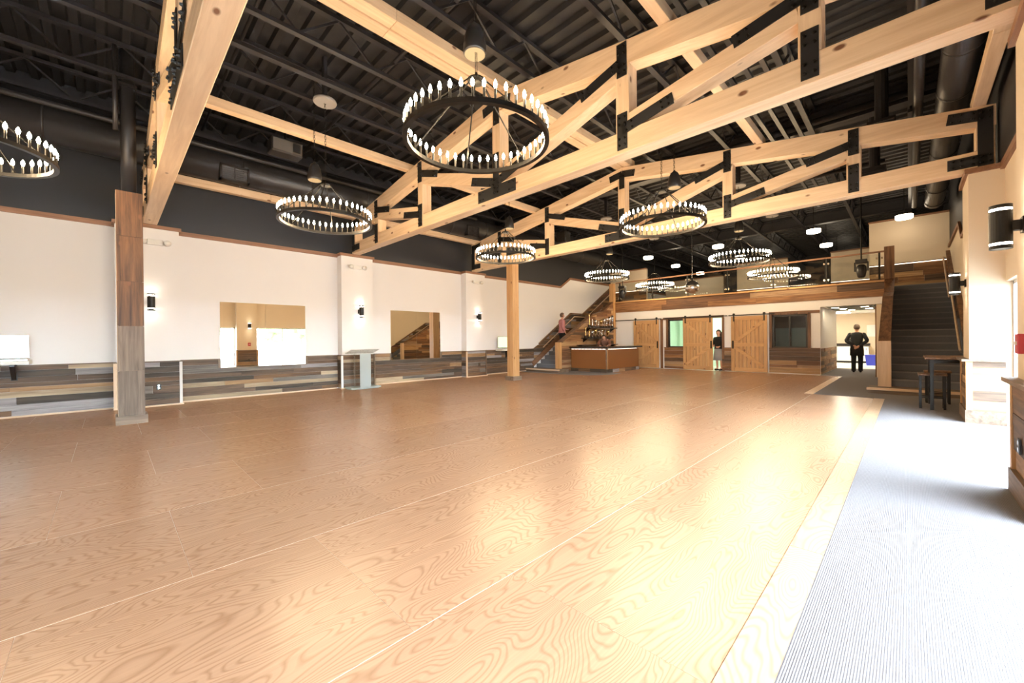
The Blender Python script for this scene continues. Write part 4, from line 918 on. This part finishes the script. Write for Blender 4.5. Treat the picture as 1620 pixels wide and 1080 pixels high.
    hb = MB(); n_, k_ = 20, 14; cz = .012; low = -.085 if not longhair else -.10; keep = {}
    def hv(i, j):
        th, ph = math.pi * i / k_, 2 * math.pi * j / n_
        return (hc.x + .094 * math.sin(th) * math.cos(ph), hc.y + .018 + .108 * math.sin(th) * math.sin(ph), hc.z + cz + .118 * math.cos(th))
    for i in range(k_):
        for j in range(n_):
            q4 = [hv(i, j), hv(i + 1, j), hv(i + 1, j + 1), hv(i, j + 1)]; my = sum(p[1] for p in q4) / 4 - hc.y; mz = sum(p[2] for p in q4) / 4 - hc.z
            if mz > .055 or (my > .0 and mz > low):
                ids = []
                for p in q4:
                    kk = tuple(round(c, 5) for c in p)
                    if kk not in keep: keep[kk] = len(hb.v); hb.v.append(p)
                    ids.append(keep[kk])
                ids = list(dict.fromkeys(ids))
                if len(ids) > 2: hb.f.append(tuple(ids))
    if longhair:
        for sx in (-.055, -.02, .02, .055): hb.tube([(hc.x + sx * 1.2, hc.y + .07, hc.z + .02), (hc.x + sx * 1.35, hc.y + .085, hc.z - .10), (hc.x + sx * 1.3, hc.y + .085, hc.z - .24), (hc.x + sx, hc.y + .075, hc.z - .33)], [.035, .04, .035, .015], 8)
    hb.build('hair', hairmat, t, smooth=True, abs_=False)
    fy = hc.y - .085; fz = hc.z - .03
    for s in (-1, 1):
        MB().lathe([(.001, -.011), (.011, 0), (.001, .011)], 8, (hc.x + s * .032, fy + .006, fz + .025)).build('eye', M['plastic_white'], t, abs_=False)
        MB().tube([(hc.x + s * .082, hc.y, fz - .01), (hc.x + s * .092, hc.y + .012, fz + .02), (hc.x + s * .084, hc.y + .02, fz + .035)], [.010, .014, .010], 6).build('ear', M['skin'], t, abs_=False)
    MB().tube([(hc.x, fy + .004, fz + .03), (hc.x, fy - .022, fz - .01), (hc.x, fy + .008, fz - .018)], [.007, .014, .008], 6).build('nose', M['skin'], t, abs_=False)
    MB().tube([(hc.x - .024, fy + .010, fz - .046), (hc.x, fy + .002, fz - .045), (hc.x + .024, fy + .010, fz - .046)], .006, 6).build('mouth', M['redcloth'], t, abs_=False)
    return t
def stand(h=1.76, **k):
    s = h / 1.76
    J = dict(pelvis=(0, 0, .96), waist=(0, -.01, 1.12), chest=(0, .0, 1.34), neck=(0, -.01, 1.50), head=(0, -.03, 1.63), shoL=(.19, 0, 1.43), shoR=(-.19, 0, 1.43), elbL=(.25, .03, 1.15), elbR=(-.25, .03, 1.15),
             wriL=(.26, -.05, .92), wriR=(-.26, -.05, .92), kneL=(.10, -.01, .51), kneR=(-.10, -.01, .51), ankL=(.10, .03, .095), ankR=(-.10, .03, .095))
    J = {a: tuple(c * s for c in b) for a, b in J.items()}; J.update({a: tuple(c * s for c in b) for a, b in k.items()}); return J
person((-1.40, 19.87, .0), math.radians(180), 'man in a black suit seen from behind, hands clasped at his back, in the corridor', stand(1.79, elbL=(.30, .10, 1.17), elbR=(-.30, .10, 1.17), wriL=(.06, .21, 1.00), wriR=(-.06, .21, .98), ankL=(.09, .10, .095), kneL=(.09, .02, .51)), M['suit'], M['suit'], M['greyhair'], longcoat=True)
person((-5.64, 17.95, .0), math.radians(-18), 'woman with long dark hair and a grey skirt leaning out of the half-open barn door', stand(1.66, wriL=(.14, -.16, 1.06), elbL=(.27, .02, 1.12), wriR=(-.10, -.20, 1.10), elbR=(-.25, .0, 1.12)), M['suit'], M['greycloth'], M['hair'], skirt=M['greycloth'], longhair=True)
person((-9.72, 15.75, .0), math.radians(25), 'bartender in brown bending over behind the bar counter', stand(1.74, waist=(0, -.06, 1.10), chest=(0, -.22, 1.27), neck=(0, -.34, 1.37), head=(0, -.44, 1.42), shoL=(.19, -.24, 1.32), shoR=(-.19, -.24, 1.32), elbL=(.26, -.40, 1.12), elbR=(-.26, -.40, 1.12), wriL=(.16, -.58, 1.06), wriR=(-.16, -.58, 1.06)), M['browncloth'], M['suit'], M['hair'])
person((-11.17, 14.47, .83), math.radians(150), 'person in a faded red top climbing the left stairs by the handrail', stand(1.70, wriL=(.20, -.28, 1.05), elbL=(.27, -.06, 1.14), kneR=(-.10, -.20, .62), ankR=(-.10, -.20, .27)), M['redcloth'], M['suit'], M['greyhair'])

# ------------------------------------------------------------------ outside: pale lot and trees seen through the windows
struct('ground_outside', M['asphalt'], lambda b: b.box(1.3, 80, -60, 80, -.35, -.05))
for k, (x, y, h) in enumerate(((34, -9, 5.5), (36, 3, 6.4), (33, 14, 5.6), (38, 25, 6.8), (35, 37, 6.0), (36, -22, 6.4), (39, 9, 7.2), (40, 20, 7.0))):
    t = thing('tree', (x, y, -.05), 'leafy green tree outside the windows, %s' % ('first', 'second', 'third', 'fourth', 'fifth', 'sixth', 'seventh', 'eighth')[k] + ' along the lot', 'tree', 'trees across the lot')
    MB().tube([(x, y, -.05), (x + .1, y, h * .5)], [.25, .12], 8).build('trunk', M['bark'], t); b = MB()
    for q in range(14):
        a = random.uniform(0, 6.28); rr_ = random.uniform(0, 1.9); c = (x + rr_ * math.cos(a), y + rr_ * math.sin(a), h * .5 + random.uniform(-.8, h * .4)); R_ = random.uniform(.8, 1.3)
        b.lathe([(R_ * math.sin(math.pi * i / 6) + .01, -R_ * math.cos(math.pi * i / 6)) for i in range(7)], 9, c)
    b.build('crown', M['leaf'], t, kind='stuff')
